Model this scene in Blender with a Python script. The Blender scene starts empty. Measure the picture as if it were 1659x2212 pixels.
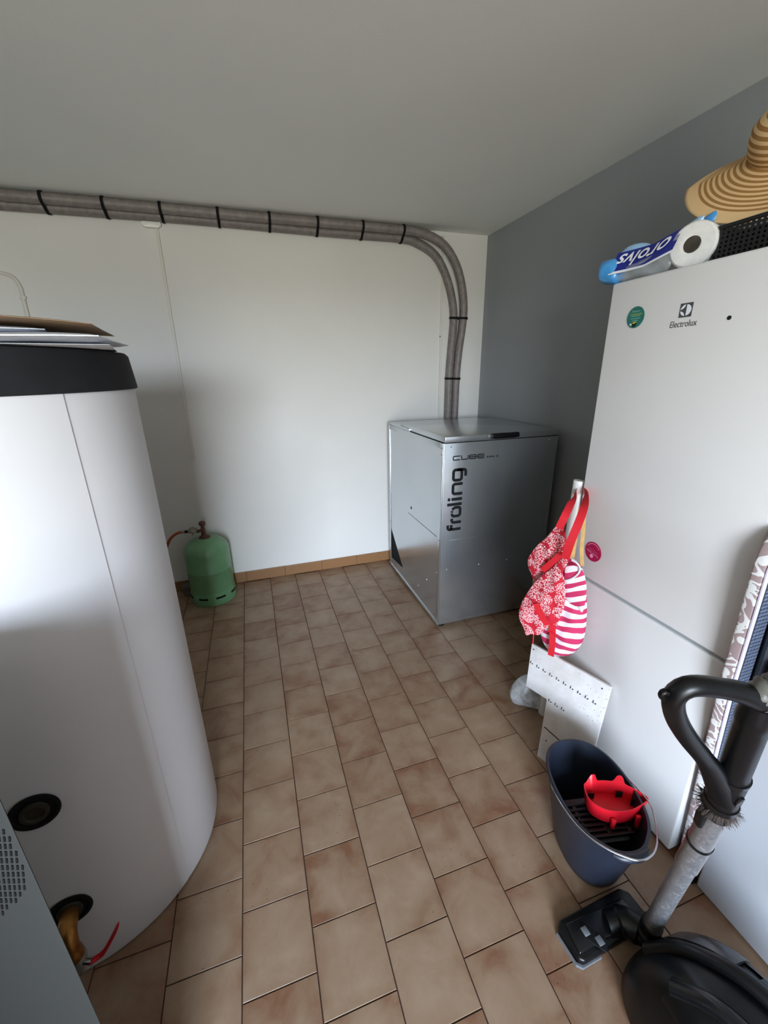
import bpy, bmesh, math, random
from mathutils import Vector, Matrix

random.seed(7)
PI = math.pi
scene = bpy.context.scene
COL = scene.collection

# ------------------------------------------------------------------ camera
F_PX, IMG_W, IMG_H = 882.8, 1659.0, 2212.0
R_RIGHT = Vector((0.95205792, -0.30548511, -0.01626554))
R_UP = Vector((0.1139524, 0.30479044, 0.94557794))
R_FWD = Vector((0.2839024, 0.90209846, -0.32498891))
CAM = Vector((0, 0, 1.555))
cam_data = bpy.data.cameras.new('camera')
cam = bpy.data.objects.new('camera', cam_data)
COL.objects.link(cam)
cam_data.sensor_fit = 'HORIZONTAL'
cam_data.sensor_width = 36.0
cam_data.lens = F_PX / IMG_W * 36.0
cam_data.clip_start = 0.02
m = Matrix.Identity(4)
for i in range(3):
    m[i][0] = R_RIGHT[i]; m[i][1] = R_UP[i]; m[i][2] = -R_FWD[i]; m[i][3] = CAM[i]
cam.matrix_world = m
scene.camera = cam

# ------------------------------------------------------------------ world: hazy daylight above, pale ground below the horizon
WIN_X0, WIN_X1, WIN_Z0, WIN_Z1, NEAR_Y = -1.45, 0.10, 0.08, 2.20, -2.80
world = bpy.data.worlds.new('world'); scene.world = world
world.use_nodes = True
wn = world.node_tree.nodes; wl = world.node_tree.links
wn.clear()
w_out = wn.new('ShaderNodeOutputWorld'); w_bg = wn.new('ShaderNodeBackground')
w_tc = wn.new('ShaderNodeTexCoord'); w_sep = wn.new('ShaderNodeSeparateXYZ'); w_ramp = wn.new('ShaderNodeValToRGB')
w_map = wn.new('ShaderNodeMapRange')
w_map.inputs[1].default_value = -1; w_map.inputs[2].default_value = 1
wl.new(w_tc.outputs['Generated'], w_sep.inputs[0]); wl.new(w_sep.outputs[2], w_map.inputs[0])
wl.new(w_map.outputs[0], w_ramp.inputs[0]); wl.new(w_ramp.outputs[0], w_bg.inputs[0]); wl.new(w_bg.outputs[0], w_out.inputs[0])
el = w_ramp.color_ramp.elements
el[0].position = 0.0; el[0].color = (0.275, 0.263, 0.238, 1)
el[1].position = 1.0; el[1].color = (0.44, 0.62, 0.95, 1)
e = el.new(0.49); e.color = (0.29, 0.278, 0.25, 1)
e = el.new(0.51); e.color = (0.96, 1.02, 1.17, 1)
e = el.new(0.65); e.color = (0.72, 0.84, 1.08, 1)
w_bg.inputs[1].default_value = 60.0

# portal in the window opening: guides the sampling of the daylight, gives no light of its own
pd = bpy.data.lights.new('window_daylight_portal', 'AREA')
pd.shape = 'RECTANGLE'; pd.size = WIN_X1 - WIN_X0; pd.size_y = WIN_Z1 - WIN_Z0
pd.cycles.is_portal = True
po = bpy.data.objects.new('window_daylight_portal', pd); COL.objects.link(po)
po.location = ((WIN_X0 + WIN_X1) / 2, NEAR_Y - 0.03, (WIN_Z0 + WIN_Z1) / 2)
po.rotation_euler = (PI / 2, 0, 0)
pd_dir = -po.rotation_euler.to_matrix().col[2]
if pd_dir.y < 0:
    po.rotation_euler = (-PI / 2, 0, 0)

vs = scene.view_settings
scene.display_settings.display_device = 'sRGB'
vs.view_transform = 'Standard'; vs.look = 'None'; vs.gamma = 1.0; vs.use_curve_mapping = False
vs.exposure = 0.0
cy = scene.cycles
cy.use_denoising = True
cy.max_bounces = 10; cy.diffuse_bounces = 7; cy.glossy_bounces = 5; cy.transmission_bounces = 6; cy.transparent_max_bounces = 12
cy.sample_clamp_indirect = 8.0
cy.caustics_reflective = False; cy.caustics_refractive = False

# ------------------------------------------------------------------ materials
def lin(c):
    def f(v):
        v /= 255.0
        return v / 12.92 if v <= 0.04045 else ((v + 0.055) / 1.055) ** 2.4
    return (f(c[0]), f(c[1]), f(c[2]), 1.0)

def mat(name, rgb, rough=0.5, metal=0.0, var=0.0, scale=8.0, bump=0.0, bscale=60.0, spec=0.5, coat=0.0, aniso=None):
    mt = bpy.data.materials.new(name); mt.use_nodes = True
    nt = mt.node_tree; b = nt.nodes['Principled BSDF']
    b.inputs['Base Color'].default_value = lin(rgb)
    b.inputs['Roughness'].default_value = rough; b.inputs['Metallic'].default_value = metal
    b.inputs['Specular IOR Level'].default_value = spec
    if coat: b.inputs['Coat Weight'].default_value = coat; b.inputs['Coat Roughness'].default_value = 0.08
    tc = nt.nodes.new('ShaderNodeTexCoord')
    if var:
        n = nt.nodes.new('ShaderNodeTexNoise'); n.inputs['Scale'].default_value = scale; n.inputs['Detail'].default_value = 4
        nt.links.new(tc.outputs['Object'], n.inputs['Vector'])
        r = nt.nodes.new('ShaderNodeValToRGB')
        c = lin(rgb)
        r.color_ramp.elements[0].position = 0.3; r.color_ramp.elements[1].position = 0.7
        r.color_ramp.elements[0].color = tuple(v * (1 - var) for v in c[:3]) + (1,)
        r.color_ramp.elements[1].color = tuple(min(1, v * (1 + var)) for v in c[:3]) + (1,)
        nt.links.new(n.outputs['Fac'], r.inputs[0]); nt.links.new(r.outputs[0], b.inputs['Base Color'])
    if bump:
        n2 = nt.nodes.new('ShaderNodeTexNoise'); n2.inputs['Scale'].default_value = bscale; n2.inputs['Detail'].default_value = 3
        nt.links.new(tc.outputs['Object'], n2.inputs['Vector'])
        bp = nt.nodes.new('ShaderNodeBump'); bp.inputs['Strength'].default_value = bump; bp.inputs['Distance'].default_value = 0.003
        nt.links.new(n2.outputs['Fac'], bp.inputs['Height']); nt.links.new(bp.outputs[0], b.inputs['Normal'])
    return mt

class NT:
    """small helper to write a node material"""
    def __init__(s, name, rough=0.6, metal=0.0):
        s.m = bpy.data.materials.new(name); s.m.use_nodes = True
        s.t = s.m.node_tree; s.b = s.t.nodes['Principled BSDF']
        s.b.inputs['Roughness'].default_value = rough; s.b.inputs['Metallic'].default_value = metal
    def n(s, kind, **kw):
        x = s.t.nodes.new('ShaderNode' + kind)
        for k, v in kw.items():
            if k in ('operation', 'feature', 'blend_type', 'data_type', 'wave_type', 'bands_direction', 'distance', 'use_clamp'):
                setattr(x, k, v)
        return x
    def l(s, a, b): s.t.links.new(a, b)
    def math(s, op, a, b=None):
        x = s.t.nodes.new('ShaderNodeMath'); x.operation = op
        for i, v in enumerate((a, b)):
            if v is None: continue
            if isinstance(v, (int, float)): x.inputs[i].default_value = v
            else: s.l(v, x.inputs[i])
        return x.outputs[0]
    def mix(s, fac, c1, c2):
        x = s.t.nodes.new('ShaderNodeMix'); x.data_type = 'RGBA'
        for sock, v in ((x.inputs[0], fac), (x.inputs[6], c1), (x.inputs[7], c2)):
            if isinstance(v, (int, float)): sock.default_value = v
            elif isinstance(v, tuple): sock.default_value = v
            else: s.l(v, sock)
        return x.outputs[2]
    def ramp(s, fac, stops):
        x = s.t.nodes.new('ShaderNodeValToRGB')
        e = x.color_ramp.elements
        while len(e) > 1: e.remove(e[-1])
        e[0].position = stops[0][0]; e[0].color = stops[0][1]
        for p, c in stops[1:]:
            q = e.new(p); q.color = c
        s.l(fac, x.inputs[0]); return x.outputs[0]
    def noise(s, vec, scale, detail=3, rough=0.5, dist=0.0):
        x = s.t.nodes.new('ShaderNodeTexNoise'); x.inputs['Scale'].default_value = scale
        x.inputs['Detail'].default_value = detail; x.inputs['Roughness'].default_value = rough; x.inputs['Distortion'].default_value = dist
        if vec is not None: s.l(vec, x.inputs['Vector'])
        return x.outputs['Fac']
    def vor(s, vec, scale, feature='F1', rnd=1.0):
        x = s.t.nodes.new('ShaderNodeTexVoronoi'); x.feature = feature; x.inputs['Scale'].default_value = scale
        x.inputs['Randomness'].default_value = rnd
        s.l(vec, x.inputs['Vector']); return x.outputs['Distance']
    def color(s, c): s.l(c, s.b.inputs['Base Color'])
    def bump(s, h, strength=0.3, dist=0.002):
        x = s.t.nodes.new('ShaderNodeBump'); x.inputs['Strength'].default_value = strength; x.inputs['Distance'].default_value = dist
        s.l(h, x.inputs['Height']); s.l(x.outputs[0], s.b.inputs['Normal'])

MT = {}
MT['wall'] = mat('wall_paint_white', (219, 217, 212), 0.75, var=0.02, scale=2.5, bump=0.12, bscale=140)
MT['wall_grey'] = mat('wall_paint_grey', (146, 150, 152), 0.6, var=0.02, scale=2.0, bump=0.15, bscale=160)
MT['ceiling'] = mat('ceiling_paint', (226, 228, 224), 0.85, var=0.015, scale=2.0, bump=0.1, bscale=200)
MT['grout'] = mat('grout', (62, 42, 30), 0.9, var=0.2, scale=30)
MT['white_plastic'] = mat('white_plastic', (225, 224, 220), 0.4)
MT['fridge'] = mat('fridge_enamel', (224, 222, 220), 0.32, var=0.01, scale=3, bump=0.03, bscale=260)
MT['freezer'] = mat('appliance_enamel', (214, 219, 226), 0.3)
MT['gasket'] = mat('door_gasket_grey', (150, 156, 158), 0.6)
MT['tank'] = mat('tank_foil', (204, 202, 202), 0.5, var=0.015, scale=5, bump=0.06, bscale=20)
MT['black_foam'] = mat('black_lid_plastic', (26, 26, 28), 0.75, var=0.15, scale=20, spec=0.25)
MT['black'] = mat('black_plastic', (8, 8, 9), 0.36, var=0.2, scale=25, spec=0.35)
MT['black_gloss'] = mat('black_gloss_plastic', (14, 15, 17), 0.25)
MT['black_matte'] = mat('black_rubber', (14, 14, 15), 0.8, spec=0.2)
MT['charcoal'] = mat('charcoal_plastic', (11, 12, 14), 0.36, var=0.12, scale=12, spec=0.35)
MT['smoke'] = mat('smoked_plastic', (74, 74, 78), 0.22)
MT['bucket'] = mat('bucket_plastic', (31, 36, 48), 0.42, var=0.08, scale=10, bump=0.04, bscale=90)
MT['red'] = mat('red_plastic', (206, 22, 38), 0.4, var=0.06, scale=20)
MT['red_strap'] = mat('red_webbing', (212, 24, 40), 0.75, bump=0.3, bscale=500)
MT['chrome'] = mat('wire_metal', (190, 192, 195), 0.25, 1.0)
MT['galv_wire'] = mat('zinc_screw', (200, 205, 208), 0.3, 0.9)
MT['brass'] = mat('old_brass', (142, 98, 48), 0.38, 0.9, var=0.25, scale=40)
MT['rust'] = mat('brown_valve', (96, 56, 46), 0.55, 0.3, var=0.25, scale=60)
MT['orange_hose'] = mat('orange_rubber', (156, 74, 44), 0.6, var=0.1, scale=40)
MT['regulator'] = mat('regulator_zinc', (140, 134, 124), 0.45, 0.6, var=0.15, scale=60)
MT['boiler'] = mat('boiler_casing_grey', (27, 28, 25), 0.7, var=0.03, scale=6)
MT['ink'] = mat('black_print', (14, 15, 18), 0.45)
MT['ink_grey'] = mat('grey_print', (70, 70, 72), 0.45)
MT['conduit'] = mat('painted_conduit', (214, 210, 201), 0.6)
MT['tan'] = mat('tan_leather', (214, 176, 112), 0.65, var=0.12, scale=40)
MT['brown_paper'] = mat('brown_envelope', (150, 122, 92), 0.7, var=0.08, scale=20)
MT['paper'] = mat('white_paper', (222, 224, 228), 0.6)
MT['card'] = mat('grey_cardboard', (84, 77, 68), 0.8, var=0.15, scale=50)
MT['tissue'] = mat('tissue_paper', (232, 228, 222), 0.9, bump=0.25, bscale=120)
MT['blue_wrap'] = mat('blue_wrap', (62, 140, 200), 0.3, var=0.2, scale=14, coat=0.3)
MT['pale_blue_wrap'] = mat('pale_blue_wrap', (150, 190, 224), 0.28, var=0.12, scale=16, coat=0.3)
MT['navy_print'] = mat('navy_print', (22, 34, 128), 0.4)
MT['white_print'] = mat('white_print', (232, 234, 238), 0.45)
MT['crate'] = mat('black_crate', (17, 17, 18), 0.6)
MT['hose_grey'] = mat('vacuum_hose_grey', (92, 90, 82), 0.5)
MT['pedal'] = mat('grey_pedal', (104, 106, 110), 0.5, var=0.1, scale=40)
MT['bristle'] = mat('dusty_bristle', (74, 62, 58), 0.95, var=0.3, scale=200)
MT['hem'] = mat('lilac_hem', (214, 206, 226), 0.8)
MT['steel_blue'] = mat('blue_grey_mesh', (132, 144, 172), 0.4, 0.4, var=0.1, scale=50)
MT['dark_frame'] = mat('dark_frame', (36, 42, 52), 0.5)
MT['magenta'] = mat('magenta_magnet', (168, 14, 72), 0.4)
MT['pink_print'] = mat('pink_print', (240, 150, 190), 0.5)
MT['pink_soft'] = mat('soft_pink_print', (208, 70, 128), 0.5)
MT['green_sticker'] = mat('green_sticker', (34, 110, 98), 0.35, var=0.2, scale=60)
MT['lime'] = mat('lime_print', (128, 150, 60), 0.45)
MT['mint'] = mat('mint_print', (120, 172, 160), 0.45)
MT['yellow'] = mat('yellow_print', (214, 184, 40), 0.45)
MT['pot_grey'] = mat('small_grey_can', (104, 94, 90), 0.5, 0.3, var=0.2, scale=40)
MT['glass_frame'] = mat('window_frame_white', (220, 220, 216), 0.5)

# green gas bottle with scuffs
a = NT('green_bottle_paint', 0.32)
tc = a.n('TexCoord').outputs['Object']
a.color(a.ramp(a.noise(tc, 7, 5, 0.6), [(0.3, lin((100, 146, 104))), (0.55, lin((110, 157, 113))), (0.8, lin((122, 167, 125)))]))
a.bump(a.noise(tc, 60, 3), 0.05); MT['green'] = a.m

# galvanised sheet
a = NT('galvanised_sheet', 0.24, 0.92)
tc = a.n('TexCoord').outputs['Object']
a.color(a.ramp(a.noise(tc, 3, 3, 0.5), [(0.3, lin((194, 200, 205))), (0.7, lin((202, 207, 211)))]))
rr = a.math('MULTIPLY_ADD', a.noise(tc, 4, 2), 0.06); a.t.nodes[-1]
nd = [n for n in a.t.nodes if n.type == 'MATH'][-1]; nd.inputs[2].default_value = 0.22
a.l(nd.outputs[0], a.b.inputs['Roughness']); MT['galv'] = a.m

# brushed tube of the vacuum
a = NT('scuffed_aluminium', 0.34, 0.75)
tc = a.n('TexCoord').outputs['Object']
sc_ = a.noise(tc, 55, 6, 0.75, 1.5)
a.color(a.ramp(sc_, [(0.35, lin((150, 150, 152))), (0.6, lin((166, 167, 170))), (0.68, lin((214, 216, 222)))]))
a.l(a.ramp(sc_, [(0.4, (0.3, 0.3, 0.3, 1)), (0.7, (0.55, 0.55, 0.55, 1))]), a.b.inputs['Roughness']); MT['alu'] = a.m

# stoneware floor tile: beige centre, brown clouds towards the rim, small pits; differs tile by tile
def tile_mat(name, dark, midc, light):
    a = NT(name, 0.38)
    tcn = a.n('TexCoord'); oi = a.n('ObjectInfo')
    add = a.t.nodes.new('ShaderNodeVectorMath'); add.operation = 'ADD'
    comb = a.n('CombineXYZ')
    a.l(a.math('MULTIPLY', oi.outputs['Random'], 37.0), comb.inputs[0]); a.l(a.math('MULTIPLY', oi.outputs['Random'], 91.0), comb.inputs[1])
    a.l(tcn.outputs['Object'], add.inputs[0]); a.l(comb.outputs[0], add.inputs[1])
    v = add.outputs[0]
    sep = a.n('SeparateXYZ'); a.l(tcn.outputs['Object'], sep.inputs[0])
    ex = a.math('ABSOLUTE', sep.outputs[0]); ey = a.math('ABSOLUTE', sep.outputs[1])
    edge = a.math('MULTIPLY', a.math('MAXIMUM', ex, ey), 10.0)        # 0 centre .. 1 rim
    f = a.math('ADD', a.noise(v, 8, 5, 0.6, 0.4), a.math('MULTIPLY', a.math('POWER', edge, 3.0), -0.13))
    f = a.math('ADD', f, a.math('MULTIPLY', a.math('SUBTRACT', oi.outputs['Random'], 0.5), 0.16))
    col = a.ramp(f, [(0.22, dark), (0.45, midc), (0.70, light)])
    pit = a.vor(v, 70)
    pm = a.math('LESS_THAN', pit, 0.10)
    zone = a.math('GREATER_THAN', a.noise(v, 6, 2), 0.60)
    col = a.mix(a.math('MULTIPLY', pm, zone), col, lin((70, 48, 38)))
    a.color(col)
    rf = a.math('MULTIPLY_ADD', a.noise(v, 25, 3), 0.2)
    a.t.nodes[rf.node.name].inputs[2].default_value = 0.30
    a.l(rf, a.b.inputs['Roughness'])
    a.bump(a.noise(v, 40, 4), 0.12, 0.002)
    return a.m
MT['tile'] = tile_mat('floor_tile', lin((122, 84, 61)), lin((143, 116, 92)), lin((157, 133, 110)))
MT['skirting'] = tile_mat('skirting_tile', lin((136, 98, 62)), lin((160, 122, 84)), lin((172, 136, 98)))

# red fabric with clusters of white dots, mapped on cloth coordinates
a = NT('red_flower_fabric', 0.8)
uv = a.n('UVMap').outputs[0]
big = a.vor(uv, 18, rnd=0.4)
cluster = a.math('LESS_THAN', big, 0.58)
dots = a.math('LESS_THAN', a.vor(uv, 240, rnd=0.6), 0.47)
a.color(a.mix(a.math('MULTIPLY', cluster, dots), lin((198, 20, 46)), lin((246, 222, 224))))
a.bump(a.noise(uv, 40, 3), 0.3, 0.004); MT['flower'] = a.m

a = NT('pink_striped_fabric', 0.8)
uvn = a.n('UVMap').outputs[0]; sp = a.n('SeparateXYZ'); a.l(uvn, sp.inputs[0])
ph = a.math('ADD', sp.outputs[1], a.math('MULTIPLY', a.noise(uvn, 9, 2), 0.05))
wv = a.math('FRACT', a.math('MULTIPLY', ph, 22.0))
a.color(a.mix(a.math('LESS_THAN', wv, 0.5), lin((204, 48, 98)), lin((240, 236, 242))))
a.bump(a.noise(uvn, 30, 3), 0.35, 0.005); MT['stripe'] = a.m

a = NT('woven_straw', 0.85)
uvn = a.n('UVMap').outputs[0]; sp = a.n('SeparateXYZ'); a.l(uvn, sp.inputs[0])
fr = a.math('FRACT', a.math('MULTIPLY', sp.outputs[1], 1.0))
weave = a.math('FRACT', a.math('ADD', a.math('MULTIPLY', sp.outputs[0], 260.0), a.math('MULTIPLY', fr, 1.5)))
dk = a.mix(a.math('LESS_THAN', weave, 0.35), lin((168, 124, 68)), lin((140, 96, 44)))
plain = a.math('GREATER_THAN', sp.outputs[1], 16.5)
isd = a.math('MULTIPLY', a.math('LESS_THAN', fr, 0.52), a.math('SUBTRACT', 1.0, plain))
a.color(a.mix(isd, lin((222, 186, 136)), dk))
a.bump(a.math('ADD', fr, a.math('MULTIPLY', weave, 0.3)), 0.35, 0.002); MT['straw'] = a.m

# ironing board cover: mauve with white curling leaves
a = NT('ironing_cover_print', 0.85)
uvn = a.n('UVMap').outputs[0]
n1 = a.noise(uvn, 17, 1.0, 0.3, 2.0)
band = a.math('LESS_THAN', a.math('ABSOLUTE', a.math('SUBTRACT', n1, 0.5)), 0.055)
v1 = a.math('LESS_THAN', a.vor(uvn, 30, rnd=0.9), 0.34)
a.color(a.mix(a.math('MAXIMUM', band, v1), lin((172, 150, 150)), lin((238, 238, 236)))); MT['cover'] = a.m

a = NT('laminated_board', 0.45)
tc = a.n('TexCoord').outputs['Object']
dirt = a.math('MULTIPLY', a.math('GREATER_THAN', a.noise(tc, 7, 2), 0.52), a.math('LESS_THAN', a.vor(tc, 90), 0.16))
cl = a.ramp(a.noise(tc, 12, 5, 0.7), [(0.4, lin((226, 223, 222))), (0.72, lin((208, 202, 196)))])
a.color(a.mix(dirt, cl, lin((150, 140, 130)))); MT['board'] = a.m

a = NT('ribbed_hose_grey', 0.45)
tc = a.n('TexCoord').outputs['Object']
a.color(a.ramp(a.noise(tc, 30, 3), [(0.3, lin((112, 104, 102))), (0.7, lin((132, 124, 120)))])); MT['rib_hose'] = a.m

def clear_mat(name, rgb, alpha, rough=0.12):
    a = NT(name, rough)
    tc = a.n('TexCoord').outputs['Object']
    a.b.inputs['Base Color'].default_value = lin(rgb)
    a.l(a.ramp(a.noise(tc, 24, 4, 0.6), [(0.35, (alpha * 0.6,) * 3 + (1,)), (0.7, (min(1, alpha * 1.5),) * 3 + (1,))]), a.b.inputs['Alpha'])
    a.bump(a.noise(tc, 35, 3), 0.5, 0.006)
    return a.m
MT['film'] = clear_mat('clear_film', (214, 220, 224), 0.24)
MT['bag_film'] = clear_mat('milky_film', (226, 229, 232), 0.5, 0.25)
MT['pouch'] = mat('white_plastic_pouch', (216, 220, 228), 0.3, var=0.06, scale=20, bump=0.3, bscale=30)
a = NT('window_glass', 0.02)
tr = a.t.nodes.new('ShaderNodeBsdfTransparent'); gl = a.t.nodes.new('ShaderNodeBsdfGlossy'); mx = a.t.nodes.new('ShaderNodeMixShader')
gl.inputs['Roughness'].default_value = 0.02; mx.inputs[0].default_value = 0.06
tr.inputs[0].default_value = (0.95, 0.97, 0.96, 1)
a.l(tr.outputs[0], mx.inputs[1]); a.l(gl.outputs[0], mx.inputs[2]); a.l(mx.outputs[0], a.t.nodes['Material Output'].inputs[0])
MT['glass'] = a.m

# ------------------------------------------------------------------ mesh helpers
def frame_of(d):
    d = Vector(d).normalized()
    h = Vector((0, 0, 1)) if abs(d.z) < 0.95 else Vector((1, 0, 0))
    u = h.cross(d).normalized(); v = d.cross(u)
    return u, v, d

def smooth_path(pts, n):
    """Catmull-Rom through pts -> n points evenly spaced"""
    P = [Vector(p) for p in pts]
    P = [2 * P[0] - P[1]] + P + [2 * P[-1] - P[-2]]
    dense = []
    for i in range(1, len(P) - 2):
        p0, p1, p2, p3 = P[i - 1], P[i], P[i + 1], P[i + 2]
        for k in range(24):
            t = k / 24
            dense.append(0.5 * ((2 * p1) + (p2 - p0) * t + (2 * p0 - 5 * p1 + 4 * p2 - p3) * t * t + (3 * p1 - p0 - 3 * p2 + p3) * t ** 3))
    dense.append(P[-2])
    L = [0.0]
    for i in range(1, len(dense)): L.append(L[-1] + (dense[i] - dense[i - 1]).length)
    out = []; j = 0
    for k in range(n):
        s = L[-1] * k / (n - 1)
        while j < len(L) - 2 and L[j + 1] < s: j += 1
        seg = L[j + 1] - L[j]
        t = 0 if seg < 1e-9 else (s - L[j]) / seg
        out.append(dense[j].lerp(dense[j + 1], min(1, max(0, t))))
    return out

class MB:
    def __init__(s): s.v = []; s.f = []; s.uv = {}
    def add(s, verts, faces, uvs=None):
        o = len(s.v); s.v += [Vector(p) for p in verts]; s.f += [tuple(i + o for i in f) for f in faces]
        if uvs:
            for i, q in enumerate(uvs): s.uv[o + i] = q
        return s
    def box(s, x0, x1, y0, y1, z0, z1):
        return s.add([(x0, y0, z0), (x1, y0, z0), (x1, y1, z0), (x0, y1, z0), (x0, y0, z1), (x1, y0, z1), (x1, y1, z1), (x0, y1, z1)],
                     [(0, 3, 2, 1), (4, 5, 6, 7), (0, 1, 5, 4), (1, 2, 6, 5), (2, 3, 7, 6), (3, 0, 4, 7)])
    def obox(s, c, ax, ay, az, hx, hy, hz):
        c = Vector(c); ax = Vector(ax).normalized() * hx; ay = Vector(ay).normalized() * hy; az = Vector(az).normalized() * hz
        vs_ = [c + ax * i + ay * j + az * k for k in (-1, 1) for (i, j) in ((-1, -1), (1, -1), (1, 1), (-1, 1))]
        return s.add(vs_, [(0, 3, 2, 1), (4, 5, 6, 7), (0, 1, 5, 4), (1, 2, 6, 5), (2, 3, 7, 6), (3, 0, 4, 7)])
    def prism(s, poly, o, ax, ay, depth):
        """polygon (2-D points) in plane o,ax,ay extruded by vector depth"""
        o = Vector(o); ax = Vector(ax); ay = Vector(ay); d = Vector(depth)
        n = len(poly)
        a_ = [o + ax * p[0] + ay * p[1] for p in poly]; b_ = [p + d for p in a_]
        return s.add(a_ + b_, [tuple(range(n))[::-1], tuple(range(n, 2 * n))] + [(i, (i + 1) % n, n + (i + 1) % n, n + i) for i in range(n)])
    def tube(s, path, r, n=12, caps=True, squash=None):
        P = [Vector(p) for p in path]; m_ = len(P)
        R = r if isinstance(r, (list, tuple)) else [r] * m_
        T = []
        for i in range(m_):
            t = P[min(i + 1, m_ - 1)] - P[max(i - 1, 0)]
            T.append(t.normalized() if t.length > 1e-9 else Vector((0, 0, 1)))
        u, v, _ = frame_of(T[0]); vs_ = []; uvs = []
        for i in range(m_):
            if i:
                q = T[i - 1].rotation_difference(T[i]); u = (q @ u)
                u = (u - T[i] * u.dot(T[i])).normalized()
            v = T[i].cross(u)
            for k in range(n):
                an = 2 * PI * k / n
                vs_.append(P[i] + u * (R[i] * math.cos(an)) + v * (R[i] * math.sin(an) * (squash or 1)))
                uvs.append((k / n, i / max(1, m_ - 1)))
        fs = [(i * n + k, i * n + (k + 1) % n, (i + 1) * n + (k + 1) % n, (i + 1) * n + k) for i in range(m_ - 1) for k in range(n)]
        if caps: fs += [tuple(range(n))[::-1], tuple(range((m_ - 1) * n, m_ * n))]
        return s.add(vs_, fs, uvs)
    def lathe(s, prof, o, axis=(0, 0, 1), n=32, a0=0.0, a1=2 * PI, uvv=None, radial=None):
        """prof: list of (radius, height). closed rings when full turn. radial(angle, k) scales radius"""
        o = Vector(o); u, v, d = frame_of(axis)
        full = abs(a1 - a0 - 2 * PI) < 1e-6; nn = n if full else n + 1
        vs_ = []; uvs = []
        for k, (r, h) in enumerate(prof):
            for j in range(nn):
                an = a0 + (a1 - a0) * j / n
                rr_ = r * (radial(an, k) if radial else 1)
                vs_.append(o + u * (rr_ * math.cos(an)) + v * (rr_ * math.sin(an)) + d * h)
                uvs.append((j / n, uvv[k] if uvv else k / (len(prof) - 1)))
        fs = []
        for k in range(len(prof) - 1):
            for j in range(n):
                j2 = (j + 1) % nn if full else j + 1
                fs.append((k * nn + j, k * nn + j2, (k + 1) * nn + j2, (k + 1) * nn + j))
        if full:
            if prof[0][0] > 1e-5: fs.append(tuple(range(nn))[::-1])
            if prof[-1][0] > 1e-5: fs.append(tuple(range((len(prof) - 1) * nn, len(prof) * nn)))
        return s.add(vs_, fs, uvs)
    def grid(s, fn, nu, nv, closed_u=False):
        vs_ = []; uvs = []
        for i in range(nv + 1):
            for j in range(nu + (0 if closed_u else 1)):
                p, q = fn(j / nu, i / nv); vs_.append(p); uvs.append(q)
        w = nu + (0 if closed_u else 1)
        fs = [(i * w + j, i * w + (j + 1) % w, (i + 1) * w + (j + 1) % w, (i + 1) * w + j) for i in range(nv) for j in range(nu)]
        return s.add(vs_, fs, uvs)
    def cushion(s, outline, o, ax, ay, thick, rings=10, sub=4, puff=0.5, wave=None, back=True):
        """closed stuffed shape: 2-D outline (star-shaped about its centroid), bulging by thick along the plane normal, both sides"""
        o = Vector(o); ax = Vector(ax).normalized(); ay = Vector(ay).normalized(); nz = ax.cross(ay).normalized()
        pts = []
        n0 = len(outline)
        P = [Vector((p[0], p[1], 0)) for p in outline]
        for i in range(n0):
            p0, p1, p2, p3 = P[i - 1], P[i], P[(i + 1) % n0], P[(i + 2) % n0]
            for k in range(sub):
                t = k / sub
                pts.append(0.5 * ((2 * p1) + (p2 - p0) * t + (2 * p0 - 5 * p1 + 4 * p2 - p3) * t * t + (3 * p1 - p0 - 3 * p2 + p3) * t ** 3))
        c = sum(pts, Vector((0, 0, 0))) / len(pts); n = len(pts)
        vs_ = []; uvs = []; fs = []
        prof = [(1.0, 0.0)] + [(1 - (k / rings) ** 1.0 * 0.98, 1) for k in range(1, rings + 1)]
        def ring(sc, side):
            h = (max(0, 1 - sc ** 2.4)) ** puff * thick * side
            for p in pts:
                q = c + (p - c) * sc
                w = wave(q.x, q.y, sc, side) if wave else 0
                vs_.append(o + ax * q.x + ay * q.y + nz * (h + w)); uvs.append((q.x, q.y))
        ring(1.0, 1)
        idx = [0]
        for side in (1, -1):
            prev = 0
            for k in range(1, rings + 1):
                sc = 1 - k / rings * 0.97
                st = len(vs_); ring(sc, side)
                for j in range(n):
                    q = (prev + j, prev + (j + 1) % n, st + (j + 1) % n, st + j)
                    fs.append(q if side == 1 else q[::-1])
                prev = st
            last = tuple(range(prev, prev + n))
            fs.append(last if side == 1 else last[::-1])
        return s.add(vs_, fs, uvs)
    def ribbon(s, pts, w, o, ax, ay, depth, closed=False):
        """flat stroke of width w along 2-D polyline"""
        n = len(pts); P = [Vector((p[0], p[1])) for p in pts]
        L, Rr = [], []
        for i in range(n):
            if closed: a_, b_ = P[i - 1], P[(i + 1) % n]
            else: a_, b_ = P[max(i - 1, 0)], P[min(i + 1, n - 1)]
            d1 = (P[i] - a_) if (P[i] - a_).length > 1e-9 else (b_ - P[i]); d2 = (b_ - P[i]) if (b_ - P[i]).length > 1e-9 else d1
            d1 = d1.normalized(); d2 = d2.normalized()
            t = (d1 + d2).normalized() if (d1 + d2).length > 1e-6 else d1
            nn = Vector((-t.y, t.x)); k = max(0.4, nn.dot(Vector((-d1.y, d1.x))))
            L.append(P[i] + nn * (w / 2 / k)); Rr.append(P[i] - nn * (w / 2 / k))
        rng = range(n if closed else n - 1)
        for i in rng:
            j = (i + 1) % n
            s.prism([tuple(Rr[i]), tuple(Rr[j]), tuple(L[j]), tuple(L[i])], o, ax, ay, depth)
        return s
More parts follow.
